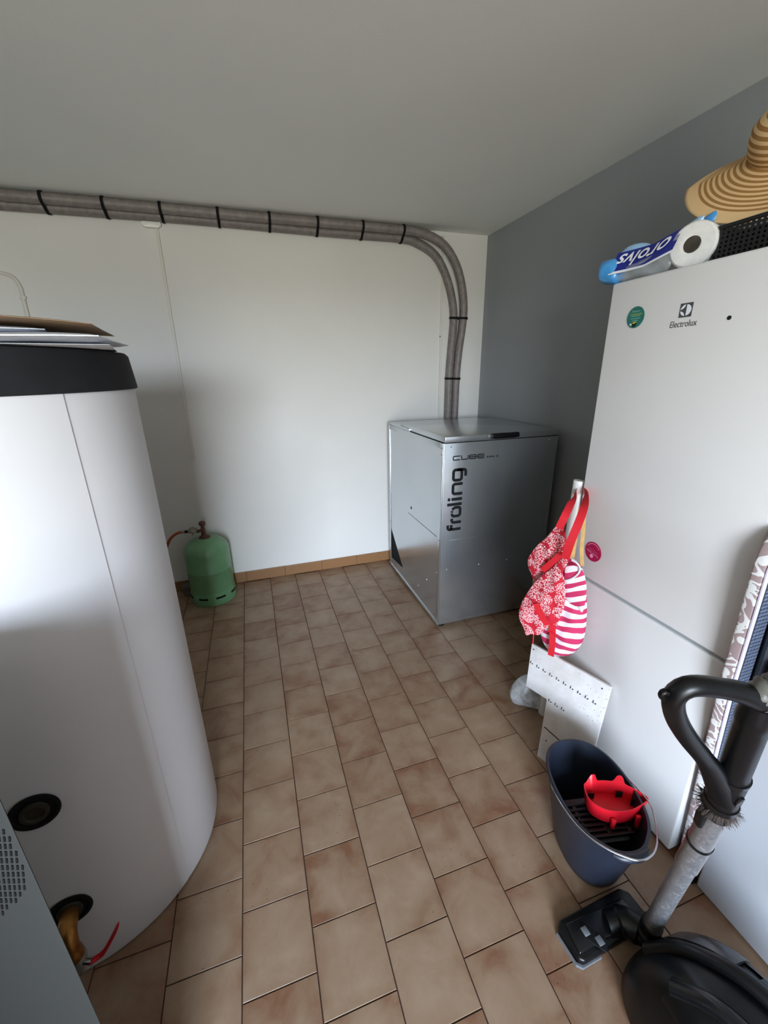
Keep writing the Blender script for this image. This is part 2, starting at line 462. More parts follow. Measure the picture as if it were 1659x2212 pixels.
    def build(s, name, material, parent=None, loc=None, bevel=0.0, seg=2, smooth=True, angle=35, label=None, weld=False):
        base = Vector(loc) if loc is not None else (Vector(parent.get('_base', (0, 0, 0))) if parent else Vector((0, 0, 0)))
        if parent is not None: base = BASE[parent.name]
        me = bpy.data.meshes.new(name)
        me.from_pydata([tuple(p - base) for p in s.v], [], s.f)
        if s.uv:
            uvl = me.uv_layers.new(name='UVMap')
            for lp in me.loops: uvl.data[lp.index].uv = s.uv.get(lp.vertex_index, (0, 0))
        if bevel or weld:
            bm = bmesh.new(); bm.from_mesh(me)
            if weld: bmesh.ops.remove_doubles(bm, verts=bm.verts, dist=1e-5)
            if bevel:
                bmesh.ops.recalc_face_normals(bm, faces=bm.faces)
                ed = [e_ for e_ in bm.edges if e_.is_manifold and e_.calc_face_angle(0) > math.radians(30)]
                bmesh.ops.bevel(bm, geom=ed, offset=bevel, segments=seg, affect='EDGES', profile=0.5, clamp_overlap=True)
            bm.to_mesh(me); bm.free()
        else:
            bm = bmesh.new(); bm.from_mesh(me); bmesh.ops.recalc_face_normals(bm, faces=bm.faces); bm.to_mesh(me); bm.free()
        me.materials.append(material)
        if smooth:
            me.polygons.foreach_set('use_smooth', [True] * len(me.polygons))
            me.set_sharp_from_angle(angle=math.radians(angle))
        ob = bpy.data.objects.new(name, me); COL.objects.link(ob)
        if parent is not None:
            ob.parent = parent
            BASE[ob.name] = base
        else:
            ob.location = base; BASE[ob.name] = base
        if label: ob['label'] = label
        return ob

BASE = {}
def thing(name, label, cat, loc, group=None):
    o = bpy.data.objects.new(name, None); COL.objects.link(o)
    o.location = loc; o.empty_display_size = 0.05
    o['label'] = label; o['category'] = cat
    if group: o['group'] = group
    BASE[o.name] = Vector(loc)
    return o
def tag(o, label, cat, group=None):
    o['label'] = label; o['category'] = cat
    if group: o['group'] = group
    return o
def structure(o): o['kind'] = 'structure'; return o
def stuff(o): o['kind'] = 'stuff'; return o

def text_mesh(txt, size, o, right, up, shear=0.0, space=1.0, bold=0.0, fit_w=None, fit_h=None, mirror_rot=False):
    """lettering as flat mesh verts; o = lower-left corner, fitted to a width/height"""
    cu = bpy.data.curves.new('lettering', 'FONT'); cu.body = txt; cu.size = size; cu.shear = shear; cu.space_character = space
    cu.offset = bold; cu.extrude = 0.0; cu.resolution_u = 4
    tmp = bpy.data.objects.new('lettering_tmp', cu); COL.objects.link(tmp)
    dg = bpy.context.evaluated_depsgraph_get()
    me = bpy.data.meshes.new_from_object(tmp.evaluated_get(dg))
    bpy.data.objects.remove(tmp); bpy.data.curves.remove(cu)
    xs = [v_.co.x for v_ in me.vertices]; ys = [v_.co.y for v_ in me.vertices]
    x0, x1, y0, y1 = min(xs), max(xs), min(ys), max(ys)
    sx = fit_w / (x1 - x0) if fit_w else 1.0
    sy = fit_h / (y1 - y0) if fit_h else sx
    o = Vector(o); right = Vector(right); up = Vector(up)
    mb = MB()
    mb.add([o + right * ((v_.co.x - x0) * sx) + up * ((v_.co.y - y0) * sy) for v_ in me.vertices], [tuple(p.vertices) for p in me.polygons])
    bpy.data.meshes.remove(me)
    return mb

def unproj(px, py, depth):
    """real place of a point seen at px,py and standing depth metres ahead of the lens"""
    return CAM + (R_RIGHT * ((px - 829.5) / F_PX) - R_UP * ((py - 1106.0) / F_PX) + R_FWD) * depth

# ------------------------------------------------------------------ the room
RX, BY, CZ, LX = 1.81, 3.094, 2.486, -1.62     # right wall, back wall, ceiling, left wall
structure(MB().box(LX - 0.1, RX + 0.1, BY, BY + 0.1, -0.05, CZ + 0.1).build('wall_back', MT['wall'], smooth=False))
structure(MB().box(RX, RX + 0.1, NEAR_Y - 0.12, BY, -0.05, CZ + 0.1).build('wall_right', MT['wall_grey'], smooth=False))
structure(MB().box(LX - 0.1, LX, NEAR_Y - 0.12, BY, -0.05, CZ + 0.1).build('wall_left', MT['wall_grey'], smooth=False))
structure(MB().box(LX - 0.1, RX + 0.1, NEAR_Y - 0.12, BY + 0.1, CZ, CZ + 0.1).build('ceiling', MT['ceiling'], smooth=False))
w = MB()
w.box(LX, WIN_X0, NEAR_Y - 0.12, NEAR_Y, -0.05, CZ); w.box(WIN_X1, RX, NEAR_Y - 0.12, NEAR_Y, -0.05, CZ)
w.box(WIN_X0, WIN_X1, NEAR_Y - 0.12, NEAR_Y, -0.05, WIN_Z0); w.box(WIN_X0, WIN_X1, NEAR_Y - 0.12, NEAR_Y, WIN_Z1, CZ)
structure(w.build('wall_near', MT['wall_grey'], smooth=False))
wf = MB(); fw = 0.045
wf.box(WIN_X0, WIN_X0 + fw, NEAR_Y - 0.1, NEAR_Y - 0.05, WIN_Z0, WIN_Z1); wf.box(WIN_X1 - fw, WIN_X1, NEAR_Y - 0.1, NEAR_Y - 0.05, WIN_Z0, WIN_Z1)
wf.box(WIN_X0 + fw, WIN_X1 - fw, NEAR_Y - 0.1, NEAR_Y - 0.05, WIN_Z0, WIN_Z0 + fw); wf.box(WIN_X0 + fw, WIN_X1 - fw, NEAR_Y - 0.1, NEAR_Y - 0.05, WIN_Z1 - fw, WIN_Z1)
win = structure(wf.build('window_1', MT['glass_frame'], smooth=False))
MB().box(WIN_X0 + fw, WIN_X1 - fw, NEAR_Y - 0.078, NEAR_Y - 0.074, WIN_Z0 + fw, WIN_Z1 - fw).build('pane', MT['glass'], win, smooth=False)

# floor: a screed with a dark joint colour and square tiles laid in half bond, column by column
X0, TW, TL = -0.196, 0.1969, 0.1995
floor = structure(MB().box(LX, RX, NEAR_Y, BY, -0.05, -0.0022).build('floor', MT['grout'], smooth=False))
def tile_mesh(wx, wy):
    mb = MB().box(-wx / 2, wx / 2, -wy / 2, wy / 2, -0.008, 0.0)
    me = bpy.data.meshes.new('tile'); me.from_pydata([tuple(p) for p in mb.v], [], mb.f)
    bm = bmesh.new(); bm.from_mesh(me)
    bmesh.ops.bevel(bm, geom=[e_ for e_ in bm.edges if all(v_.co.z > -0.001 for v_ in e_.verts)], offset=0.0005, segments=1, affect='EDGES')
    bm.to_mesh(me); bm.free(); me.materials.append(MT['tile']); return me
cache = {}
J = 0.0034
rest = MB()
tile_n = 0
for c in range(-8, 11):
    xa = X0 + c * TW; xb = xa + TW
    xa2, xb2 = max(xa + J / 2, LX), min(xb - J / 2, RX)
    if xb2 - xa2 < 0.02: continue
    off = 0.1835 if c % 2 else 0.084
    k = int(math.floor((NEAR_Y - off) / TL))
    while True:
        ya = off + k * TL; yb = ya + TL; k += 1
        if ya > BY: break
        ya2, yb2 = max(ya + J / 2, NEAR_Y), min(yb - J / 2, BY)
        if yb2 - ya2 < 0.02: continue
        inview = (yb2 > 0.28 and xb2 > -0.75 and not (xa2 > 1.18 and yb2 < 1.18) and not (xa2 > 1.0 and ya2 > 2.05) and not (xb2 < -0.72 and yb2 < 1.0))
        if not inview:
            rest.box(xa2, xb2, ya2, yb2, -0.008, 0.0); continue
        wx, wy = round(xb2 - xa2, 4), round(yb2 - ya2, 4)
        if (wx, wy) not in cache: cache[(wx, wy)] = tile_mesh(wx, wy)
        t = bpy.data.objects.new('tile', cache[(wx, wy)]); COL.objects.link(t); t.parent = floor
        t.location = ((xa2 + xb2) / 2, (ya2 + yb2) / 2, random.uniform(-0.0004, 0.0004)); tile_n += 1
stuff(rest.build('hidden_tiles', MT['tile'], floor, smooth=False))

bb = structure(MB().box(LX, RX, BY - 0.003, BY, 0.0, 0.082).build('baseboard_back', MT['grout'], smooth=False))
x = -0.168 - 0.3 * 5
bm_cache = None
while x < RX:
    xa, xb = max(x + 0.0012, LX), min(x + 0.2988, RX)
    if xb - xa > 0.03:
        p = MB().box(xa, xb, BY - 0.0105, BY - 0.0005, 0.0005, 0.084 + random.uniform(-0.001, 0.001))
        p.build('tile', MT['skirting'], bb, bevel=0.002, smooth=False)
    x += 0.2985

# ------------------------------------------------------------------ buffer tank on the left
TX, TY, TR = -0.66, 1.247, 0.374
tank = thing('hot_water_tank', 'tall white cylindrical tank with black lid at the left', 'water tank', (TX, TY, 0))
SEAM = math.radians(-36.5)
n = 120; vs_, fs_ = [], []
prof = [(0.33, 0.0), (0.368, 0.006), (0.3735, 0.03), (0.374, 0.3), (0.374, 0.75), (0.374, 1.2), (0.374, 1.53)]
sh = MB()
def rad_at(t, k):   # the foil jacket overlaps at the seam and lies flat again further round
    d = (t - 0.0) * 2 * PI
    step = -0.0028 * math.exp(-d / 0.25) if k > 2 else -0.0015 * math.exp(-d / 0.2)
    return step
for k, (r, h) in enumerate(prof):
    for j in range(n + 1):
        t = j / n; an = SEAM + 2 * PI * t
        rr_ = r + rad_at(t, k)
        sh.v.append(Vector((TX + rr_ * math.cos(an), TY + rr_ * math.sin(an), h)))
w_ = n + 1
for k in range(len(prof) - 1):
    for j in range(n): sh.f.append((k * w_ + j, k * w_ + j + 1, (k + 1) * w_ + j + 1, (k + 1) * w_ + j))
    sh.f.append((k * w_ + n, k * w_, (k + 1) * w_, (k + 1) * w_ + n))
sh.build('jacket', MT['tank'], tank, angle=50)
MB().lathe([(0.0, 1.523), (0.379, 1.523), (0.3815, 1.525), (0.3815, 1.530), (0.374, 1.603), (0.368, 1.610), (0.0, 1.613)], (TX, TY, 0), n=96).build('lid', MT['black_foam'], tank, angle=40)
def radial_frame(ang, z, r=TR):
    a_ = math.radians(ang); nrm = Vector((math.cos(a_), math.sin(a_), 0)); tan = Vector((-math.sin(a_), math.cos(a_), 0))
    return Vector((TX, TY, z)) + nrm * r, nrm, tan
for ang, z in ((-77.0, 0.612), (-78.5, 0.262), (-81.5, 1.0)):
    p, nrm, tan = radial_frame(ang, z)
    ring = MB().lathe([(0.0, -0.04), (0.026, -0.04), (0.028, -0.035), (0.046, 0.0005), (0.049, 0.0025), (0.047, 0.004), (0.041, 0.0045), (0.038, 0.001), (0.031, 0.0012), (0.0, 0.0012)], p, nrm, n=40)
    pr = ring.build('port_collar', MT['black_matte'], tank)
    MB().lathe([(0.0, 0.0005), (0.026, 0.0005), (0.028, 0.003), (0.027, 0.0085), (0.020, 0.0095), (0.018, 0.004), (0.0, 0.004)], p, nrm, n=32).build('threaded_socket', mat('dull_socket', (52, 46, 36), 0.6, 0.3), pr)
p, nrm, tan = radial_frame(-78.5, 0.262)
down = Vector((0, 0, -1))
fit = MB()
fit.tube(smooth_path([p - nrm * 0.01, p + nrm * 0.035, p + nrm * 0.058 + down * 0.012, p + nrm * 0.066 + down * 0.045, p + nrm * 0.066 + down * 0.072], 22), [0.021] * 8 + [0.020] * 10 + [0.023] * 4, 20)
elb = fit.build('brass_elbow', MT['brass'], tank)
vp = p + nrm * 0.066 + down * 0.09
MB().lathe([(0.0, -0.035), (0.019, -0.035), (0.019, -0.022), (0.024, -0.018), (0.026, 0.0), (0.024, 0.018), (0.021, 0.02), (0.021, 0.03), (0.0, 0.03)], vp, (0, 0, 1), n=8).build('valve_body', MT['regulator'], elb, angle=20)
stem_d = (tan * 0.85 + nrm * 0.5).normalized()
MB().tube([vp + stem_d * 0.015, vp + stem_d * 0.042], 0.009, 14).build('valve_stem', MT['chrome'], elb)
l0 = vp + stem_d * 0.040
lp = [l0 - tan * 0.005, l0 + tan * 0.020 + Vector((0, 0, 0.004)), l0 + tan * 0.034 + Vector((0, 0, 0.016)), l0 + tan * 0.062 + Vector((0, 0, 0.058)), l0 + tan * 0.074 + Vector((0, 0, 0.080))]
MB().tube(smooth_path(lp, 16), [0.0075] * 13 + [0.007, 0.006, 0.003], 10, squash=0.5).build('lever', MT['red'], elb, label='red lever')

# ------------------------------------------------------------------ grey perforated casing in the left foreground
fu = Vector((0.952, -0.305, 0)).normalized(); fn = Vector((0.305, 0.952, 0)).normalized()
corner = Vector((-0.3185, 0.45, 0)); BH = 1.13
cas = thing('boiler_casing', 'grey sheet-metal casing with rows of vent slots, bottom left corner', 'boiler', corner - fu * 0.3 + fn * 0.08)
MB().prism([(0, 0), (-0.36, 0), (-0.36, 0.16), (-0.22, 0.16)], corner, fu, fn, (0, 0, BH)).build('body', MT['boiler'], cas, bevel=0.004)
# the boiler itself, standing to the left of the viewpoint
MB().box(-1.42, -0.72, -0.80, 0.36, 0.0, 1.02).build('boiler_cabinet', MT['boiler'], cas, bevel=0.006)
MB().box(-1.36, -0.78, -0.82, -0.80, 0.10, 0.95).build('front_door', MT['boiler'], cas, bevel=0.006)
sl = MB()
zc = 1.0  # middle of the round field of slots
for row in range(-11, 9):
    z = 1.015 + row * 0.0126
    half = math.sqrt(max(0, 0.14 ** 2 - (row * 0.0126) ** 2))
    k = 0
    cxu = -0.146
    cnt = int(half / 0.0062)
    for q in range(-cnt, cnt + 1):
        u_ = cxu + q * 0.0062 + (0.0031 if row % 2 else 0)
        if u_ > -0.008: continue
        c_ = corner + fu * u_ - fn * 0.0004 + Vector((0, 0, z))
        sl.obox(c_, (fu * 0.25 + Vector((0, 0, 1))), fu - Vector((0, 0, 0.25)), fn, 0.0042, 0.0012, 0.0006)
stuff(sl.build('vent_slots', MT['black_matte'], cas, smooth=False))

# ------------------------------------------------------------------ papers on the tank lid
def slab(name, material, cx, cy_, rz, lx, ly, z0, th, label, cat, curl=0.0, bulge=0.3, dz=(0, 0), group=None, ripple=0.0):
    ux = Vector((math.cos(rz), math.sin(rz), 0)); uy = Vector((-math.sin(rz), math.cos(rz), 0))
    mb = MB()
    def top(sgn):
        def fn_(u, v):
            a_ = (u - 0.5) * lx; b_ = (v - 0.5) * ly
            e_ = (1 - abs(2 * u - 1) ** 4) * (1 - abs(2 * v - 1) ** 4)
            z = z0 + th * 0.5 + sgn * th * 0.5 * (0.12 + 0.88 * e_ ** bulge) + curl * ((2 * u - 1) ** 2 + 0.0) + dz[0] * (u - 0.5) + dz[1] * (v - 0.5)
            z += ripple * math.sin(u * 9 + v * 5) * (0.4 + e_)
            return Vector((cx, cy_, 0)) + ux * a_ + uy * b_ + Vector((0, 0, z)), (u, v)
        return fn_
    mb.grid(top(1), 24, 16); o1 = len(mb.v); mb.grid(top(-1), 24, 16)
    W = 25; Hh = 17
    bd = [j for j in range(W)] + [i * W + W - 1 for i in range(1, Hh)] + [(Hh - 1) * W + j for j in range(W - 2, -1, -1)] + [i * W for i in range(Hh - 2, 0, -1)]
    for i in range(len(bd)):
        a_, b_ = bd[i], bd[(i + 1) % len(bd)]; mb.f.append((a_, b_, o1 + b_, o1 + a_))
    ob = mb.build(name, material, loc=(cx, cy_, z0)); return tag(ob, label, cat, group)
slab('paper_sheets', MT['paper'], -0.50, 1.12, 0.20, 0.44, 0.30, 1.6135, 0.004, 'flat white paper sheets lying directly on the black tank lid', 'paper', bulge=0.05)
slab('plastic_pouch', MT['pouch'], -0.475, 1.10, 0.06, 0.42, 0.30, 1.620, 0.015, 'thick white plastic pouch, lower of two on the tank', 'pouch', ripple=0.0014)
slab('plastic_pouch', MT['pouch'], -0.57, 1.09, 0.30, 0.36, 0.24, 1.638, 0.011, 'crumpled white plastic pouch under the brown envelope', 'pouch', ripple=0.0012)
slab('brown_envelope', MT['brown_paper'], -0.52, 1.10, 0.12, 0.47, 0.30, 1.660, 0.006, 'brown paper envelope on top of the pile on the tank', 'envelope', curl=-0.007, dz=(-0.012, 0), bulge=0.1, ripple=0.0012)

# ------------------------------------------------------------------ pellet hopper
HX0, HX1, HY0, HY1, HZ = 0.985, 1.735, 2.022, 2.975, 1.178
hop = thing('pellet_hopper', 'galvanised steel pellet storage box with hinged lid in the corner', 'hopper', ((HX0 + HX1) / 2, (HY0 + HY1) / 2, 0))
Z0 = 0.024
MB().box(HX0 + 0.006, HX1 - 0.002, HY0 + 0.006, HY1 - 0.004, Z0 + 0.004, HZ - 0.002).build('inner_box', MT['black_matte'], hop, smooth=False)
MB().box(HX0 + 0.003, HX1, HY0, HY0 + 0.004, Z0, HZ).build('front_panel', MT['galv'], hop, bevel=0.0012)
# side panel with the triangular cut-out at the back foot
tri = [(0.905, 0.32), (0.65, 0.096), (0.905, 0.062)]
W_ = HY1 - HY0; Hh = HZ - Z0
side = MB()
outer = [(0.02, 0.0), (0.645, 0.0), (0.645, 0.092), (0.908, 0.325), (0.908, 0.0 + 0.0), (W_ - 0.012, 0.0), (W_ - 0.012, Hh - 0.028), (0.02, Hh - 0.028)]
side.prism([(0.03, 0.0), (0.915, 0.0), (0.915, 0.066), (0.645, 0.096), (0.03, 0.096)], (HX0 + 0.003, HY0, Z0), (0, 1, 0), (0, 0, 1), (-0.003, 0, 0))
side.prism([(0.03, 0.096), (0.645, 0.096), (0.915, 0.325), (0.915, Hh - 0.03), (0.03, Hh - 0.03)], (HX0 + 0.003, HY0, Z0), (0, 1, 0), (0, 0, 1), (-0.003, 0, 0))
side.build('side_panel', MT['galv'], hop, smooth=False)
fr = MB()
fr.box(HX0 - 0.004, HX0 + 0.003, HY0 - 0.0005, HY0 + 0.032, Z0, HZ); fr.box(HX0 - 0.004, HX0 + 0.003, HY1 - 0.035, HY1, Z0, HZ)
fr.box(HX0 - 0.004, HX0 + 0.003, HY0 + 0.032, HY1 - 0.035, HZ - 0.033, HZ)
fr.box(HX0 - 0.006, HX0 + 0.003, HY0 + 0.005, HY1 - 0.002, Z0 - 0.004, Z0 + 0.012)
fr.build('corner_frame', MT['galv'], hop, bevel=0.0012)
# pressed lines on front and side
MB().box(1.043, 1.62, HY0 - 0.0012, HY0 + 0.001, 0.5955, 0.5995).build('pressed_rib', MT['galv'], hop, bevel=0.0008)
MB().box(HX0 - 0.0012, HX0 + 0.001, 2.083, 2.56, 0.606, 0.6085).build('pressed_rib', MT['ink_grey'], hop)
top = MB().box(HX0 - 0.001, HX1 + 0.001, HY0 + 0.52, HY1, HZ, HZ + 0.017)
top.build('rear_top_plate', MT['galv'], hop, bevel=0.0015)
lidm = MB().box(HX0 + 0.004, HX1 + 0.003, HY0 - 0.010, HY0 + 0.70, HZ + 0.004, HZ + 0.036)
lid = lidm.build('hinged_lid', MT['galv'], hop, bevel=0.0025)
MB().box(HX0 + 0.008, HX1 - 0.002, HY0 - 0.006, HY0 + 0.64, HZ - 0.0005, HZ + 0.0042).build('lid_gasket', MT['black_matte'], lid, smooth=False)
hb = MB()
hp = [(-0.092, -0.013), (-0.088, 0.014), (0.088, 0.014), (0.092, -0.013), (0.06, -0.017), (-0.06, -0.017)]
hb.prism(hp, (1.353, HY0 - 0.010, HZ + 0.027), (1, 0, 0), (0, 0, 1), (0, -0.022, 0))
hb.build('lid_handle', MT['black'], lid, bevel=0.006, seg=3)
def screw(p, nrm, parent, r=0.0045, material=None):
    MB().lathe([(0.0, 0.0), (r, 0.0), (r, 0.0015), (r * 0.6, 0.003), (0.0, 0.0032)], p, nrm, n=10).build('screw', material or MT['galv_wire'], parent)
for q in ((1.029, 1.157), (1.674, 1.157), (1.031, 0.407), (1.251, 0.407), (1.451, 0.408), (1.655, 0.408)):
    screw((q[0], HY0, q[1]), (0, -1, 0), hop)
for q in ((2.361, 0.13), (2.217, 0.25), (2.07, 0.373), (2.787, 0.255)):
    screw((HX0, q[0], q[1]), (-1, 0, 0), hop)
for q in ((2.040, 1.15), (2.038, 1.115), (2.038, 0.60), (2.04, 0.05), (2.955, 0.66), (2.955, 0.4)):
    screw((HX0 - 0.004, q[0], q[1]), (-1, 0, 0), hop, 0.004, MT['regulator'])
MB().lathe([(0.0, 0.0), (0.011, 0.0), (0.010, 0.0015), (0.0, 0.0015)], (HX0, 2.502, 0.66), (-1, 0, 0), n=16).build('viewing_hole', MT['ink'], hop)
for (fx, fy) in ((HX0 + 0.035, HY0 + 0.035), (HX1 - 0.035, HY0 + 0.035), (HX0 + 0.035, HY1 - 0.04), (HX1 - 0.035, HY1 - 0.04)):
    MB().lathe([(0.0, 0.0), (0.022, 0.0), (0.022, 0.010), (0.010, 0.013), (0.010, 0.03), (0.0, 0.03)], (fx, fy, 0.0005), n=16).build('foot', MT['black_matte'], hop)
# maker's lettering, running upwards
LO = Vector((1.111, HY0 - 0.0003, 0.656)); LXa = Vector((0, 0, 1)); LYa = Vector((-1, 0, 0)); LD = Vector((0, -0.0006, 0)); SW = 0.0172
def arc(cx_, cy_, r, a0, a1, n_=6): return [(cx_ + r * math.cos(math.radians(a0 + (a1 - a0) * i / n_)), cy_ + r * math.sin(math.radians(a0 + (a1 - a0) * i / n_))) for i in range(n_ + 1)]
h = SW / 2; xh = 0.069 - h; R = 0.014
def rr_path(x0, x1, y0, y1, r): return arc(x0 + r, y0 + r, r, 180, 270) + arc(x1 - r, y0 + r, r, 270, 360) + arc(x1 - r, y1 - r, r, 0, 90) + arc(x0 + r, y1 - r, r, 90, 180)
letters = {
 'f': [[(0.011, 0)] + arc(0.011 + R, 0.093 - h - R, R, 180, 90) + [(0.040, 0.093 - h)], [(0.011, 0.062), (0.040, 0.062)]],
 'r': [[(0.054, 0)] + arc(0.054 + R, xh - R, R, 180, 90) + [(0.079, xh)]],
 'o': [[(0.110, xh)] + arc(0.093 + R, xh - R, R, 90, 180) + arc(0.093 + R, h + R, R, 180, 270) + arc(0.146 - R, h + R, R, 270, 360) + [(0.146, xh - 0.018), (0.135, xh)], [(0.1165, 0.054), (0.1165, 0.069)], [(0.1245, 0.054), (0.1245, 0.069)]],
 'l': [[(0.166, 0), (0.166, 0.093)]],
 'i': [[(0.197, 0), (0.197, 0.067)], [(0.197, 0.075), (0.197, 0.091)]],
 'n': [[(0.229, 0)] + arc(0.229 + R, xh - R, R, 180, 90) + arc(0.287 - R, xh - R, R, 90, 0) + [(0.287, 0)]],
 'g': [rr_path(0.309, 0.369, h, xh, R) + [(0.309, h + R)], [(0.369, 0.04)] + arc(0.369 - R, -0.016 + R, R, 0, -90) + [(0.330, -0.016)]],
}
for ch, strokes in letters.items():
    mb = MB()
    for i, st in enumerate(strokes):
        w2 = 0.006 if (ch == 'o' and i > 0) else SW
        mb.ribbon(st, w2, LO, LXa, LYa, LD)
    mb.build('lettering', MT['ink'], hop, smooth=False)
CO = Vector((1.042, HY0 - 0.0003, 1.079)); r2 = 0.006
cub = {
 'C': [[(0.046, 0.0235)] + arc(r2 + 0.003, 0.0235 - r2, r2, 90, 180) + arc(r2 + 0.003, 0.003 + r2, r2, 180, 270) + [(0.046, 0.003)]],
 'U': [[(0.054, 0.026)] + arc(0.054 + r2, 0.003 + r2, r2, 180, 270) + arc(0.095 - r2, 0.003 + r2, r2, 270, 360) + [(0.095, 0.026)]],
 'B': [rr_path(0.104, 0.146, 0.003, 0.0235, 0.005) + [(0.104, 0.008)], [(0.104, 0.0132), (0.146, 0.0132)]],
 'E': [[(0.199, 0.0235)] + arc(0.156 + r2, 0.0235 - r2, r2, 90, 180) + arc(0.156 + r2, 0.003 + r2, r2, 180, 270) + [(0.199, 0.003)], [(0.156, 0.0132), (0.199, 0.0132)]],
}
for ch, strokes in cub.items():
    mb = MB()
    for st in strokes: mb.ribbon(st, 0.0062, CO, (1, 0, 0), (0, 0, 1), LD)
    mb.build('lettering', MT['ink'], hop, smooth=False)
text_mesh('500 S', 0.02, (1.255, HY0 - 0.0008, 1.0795), (1, 0, 0), (0, 0, 1), bold=0.0006, space=1.15, fit_w=0.079, fit_h=0.0105).build('lettering', MT['ink'], hop, smooth=False)

# ------------------------------------------------------------------ pellet suction hoses under the ceiling
UP = [(-1.60, 3.012, 2.452), (-1.101, 3.012, 2.452), (-0.794, 3.012, 2.454), (-0.356, 3.012, 2.454), (0.081, 3.012, 2.453), (0.539, 3.012, 2.453), (0.84, 3.012, 2.453), (1.113, 3.012, 2.451), (1.282, 3.012, 2.437), (1.423, 3.012, 2.379), (1.517, 3.012, 2.272), (1.571, 3.014, 2.143), (1.597, 3.018, 2.007), (1.598, 3.025, 1.882), (1.580, 3.035, 1.688), (1.570, 3.04, 1.487), (1.568, 3.04, 1.204), (1.568, 3.04, 0.95)]
LOW = [(-1.60, 3.060, 2.425), (-1.128, 3.060, 2.425), (-0.368, 3.060, 2.428), (0.077, 3.060, 2.425), (0.543, 3.060, 2.419), (0.835, 3.060, 2.418), (1.13, 3.060, 2.416), (1.25, 3.060, 2.392), (1.374, 3.060, 2.330), (1.457, 3.060, 2.22), (1.515, 3.058, 2.073), (1.538, 3.055, 1.918), (1.522, 3.05, 1.69), (1.511, 3.045, 1.486), (1.509, 3.043, 1.202), (1.509, 3.043, 0.95)]
def ribbed(path, r, pitch, amp, nseg):
    L = sum((Vector(path[i + 1]) - Vector(path[i])).length for i in range(len(path) - 1))
    k = int(L / pitch) * 3
    pts = smooth_path(path, k + 1)
    return MB().tube(pts, [r - amp if i % 3 == 0 else r for i in range(k + 1)], nseg)
h1 = ribbed(UP, 0.029, 0.0085, 0.0022, 14).build('suction_hose', MT['rib_hose'], loc=(1.568, 3.04, 0.95), angle=180)
tag(h1, 'ribbed grey hose along the ceiling, the upper and outer of the pair', 'hose', 'pellet suction hoses')
h2 = ribbed(LOW, 0.029, 0.0085, 0.0022, 14).build('suction_hose', MT['rib_hose'], loc=(1.509, 3.043, 0.95), angle=180)
tag(h2, 'ribbed grey hose along the back wall, the lower and inner of the pair', 'hose', 'pellet suction hoses')
upd = smooth_path(UP, 400); lod = smooth_path(LOW, 400)
def nearest(path, key):
    b = min(range(1, len(path) - 1), key=lambda i: key(path[i])); return path[b], (path[b + 1] - path[b - 1]).normalized()
def tie(key, label):
    p1, t1 = nearest(upd, key); p2, t2 = nearest(lod, key)
    d = (p2 - p1); d = (d - t1 * d.dot(t1)); dist = d.length; d.normalize(); e_ = t1.cross(d).normalized()
    p2 = p1 + d * dist
    r = 0.0305; mb = MB(); loop = []
    for i in range(13):
        an = PI / 2 + PI * i / 12; loop.append(p1 + d * (r * math.cos(an)) + e_ * (r * math.sin(an)))
    mid = (p1 + p2) / 2
    for i in range(13):
        an = -PI / 2 + PI * i / 12; loop.append(p2 + d * (r * math.cos(an)) + e_ * (r * math.sin(an)))
    n_ = len(loop); vs2 = []; cc = mid
    for q in loop:
        o_ = (q - cc).normalized()
        for (s_, t_) in ((-0.0075, 0), (0.0075, 0), (0.0075, 0.003), (-0.0075, 0.003)): vs2.append(q + t1 * s_ + o_ * t_)
    fs2 = []
    for i in range(n_):
        j = (i + 1) % n_
        for k in range(4): fs2.append((i * 4 + k, j * 4 + k, j * 4 + (k + 1) % 4, i * 4 + (k + 1) % 4))
    mb.add(vs2, fs2)
    front = -1 if e_.y > 0 else 1
    th = thing('hose_tie', label, 'cable tie', tuple(p2), 'black ties around the two hoses')
    mb.build('band', MT['black_matte'], th)
    hd = mid + e_ * (front * (r + 0.002)) + d * 0.012
    MB().obox(hd, t1, d, e_, 0.007, 0.008, 0.005).build('lock_head', MT['black_matte'], th, bevel=0.0015)
ordn = ['first', 'second', 'third', 'fourth', 'fifth', 'sixth', 'seventh', 'eighth']
for i, xx in enumerate((-0.925, -0.640, -0.352, -0.044, 0.243, 0.543, 0.838, 1.122)):
    tie(lambda q, xx=xx: abs(q.x - xx) + (10 if q.z < 2.3 else 0), 'black tie on the ceiling hoses, %s from the left' % ordn[i])
tie(lambda q: abs(q.z - 1.925), 'black tie on the falling hoses, the upper one')
tie(lambda q: abs(q.z - 1.492), 'black tie on the falling hoses, just above the steel box')

# ------------------------------------------------------------------ painted conduits on the back wall
def conduit(name, pts, w_, label):
    o = thing(name, label, 'conduit', pts[-1])
    mb = MB()
    for i in range(len(pts) - 1):
        a_, b_ = Vector(pts[i]), Vector(pts[i + 1]); d = (b_ - a_).normalized(); s_ = d.cross(Vector((0, 1, 0))).normalized()
        mb.obox((a_ + b_) / 2, d, s_, (0, 1, 0), (b_ - a_).length / 2 + (w_ / 2 if i < len(pts) - 2 else 0), w_ / 2, 0.006)
    mb.build('trunking', MT['conduit'], o, bevel=0.0018); return o
YC = BY - 0.006
c1 = conduit('wall_conduit', [(-0.400, YC, 2.385), (-0.412, YC, 0.99)], 0.016, 'thin white conduit running down the back wall above the green bottle')
MB().prism([(-0.052, 0.03), (0.052, 0.03), (0.052, 0.0), (0.036, -0.012), (-0.036, -0.012), (-0.052, 0.0)], (-0.425, BY - 0.026, 2.384), (1, 0, 0), (0, 0, 1), (0, 0.022, 0)).build('junction_box', MT['white_plastic'], c1, bevel=0.003)
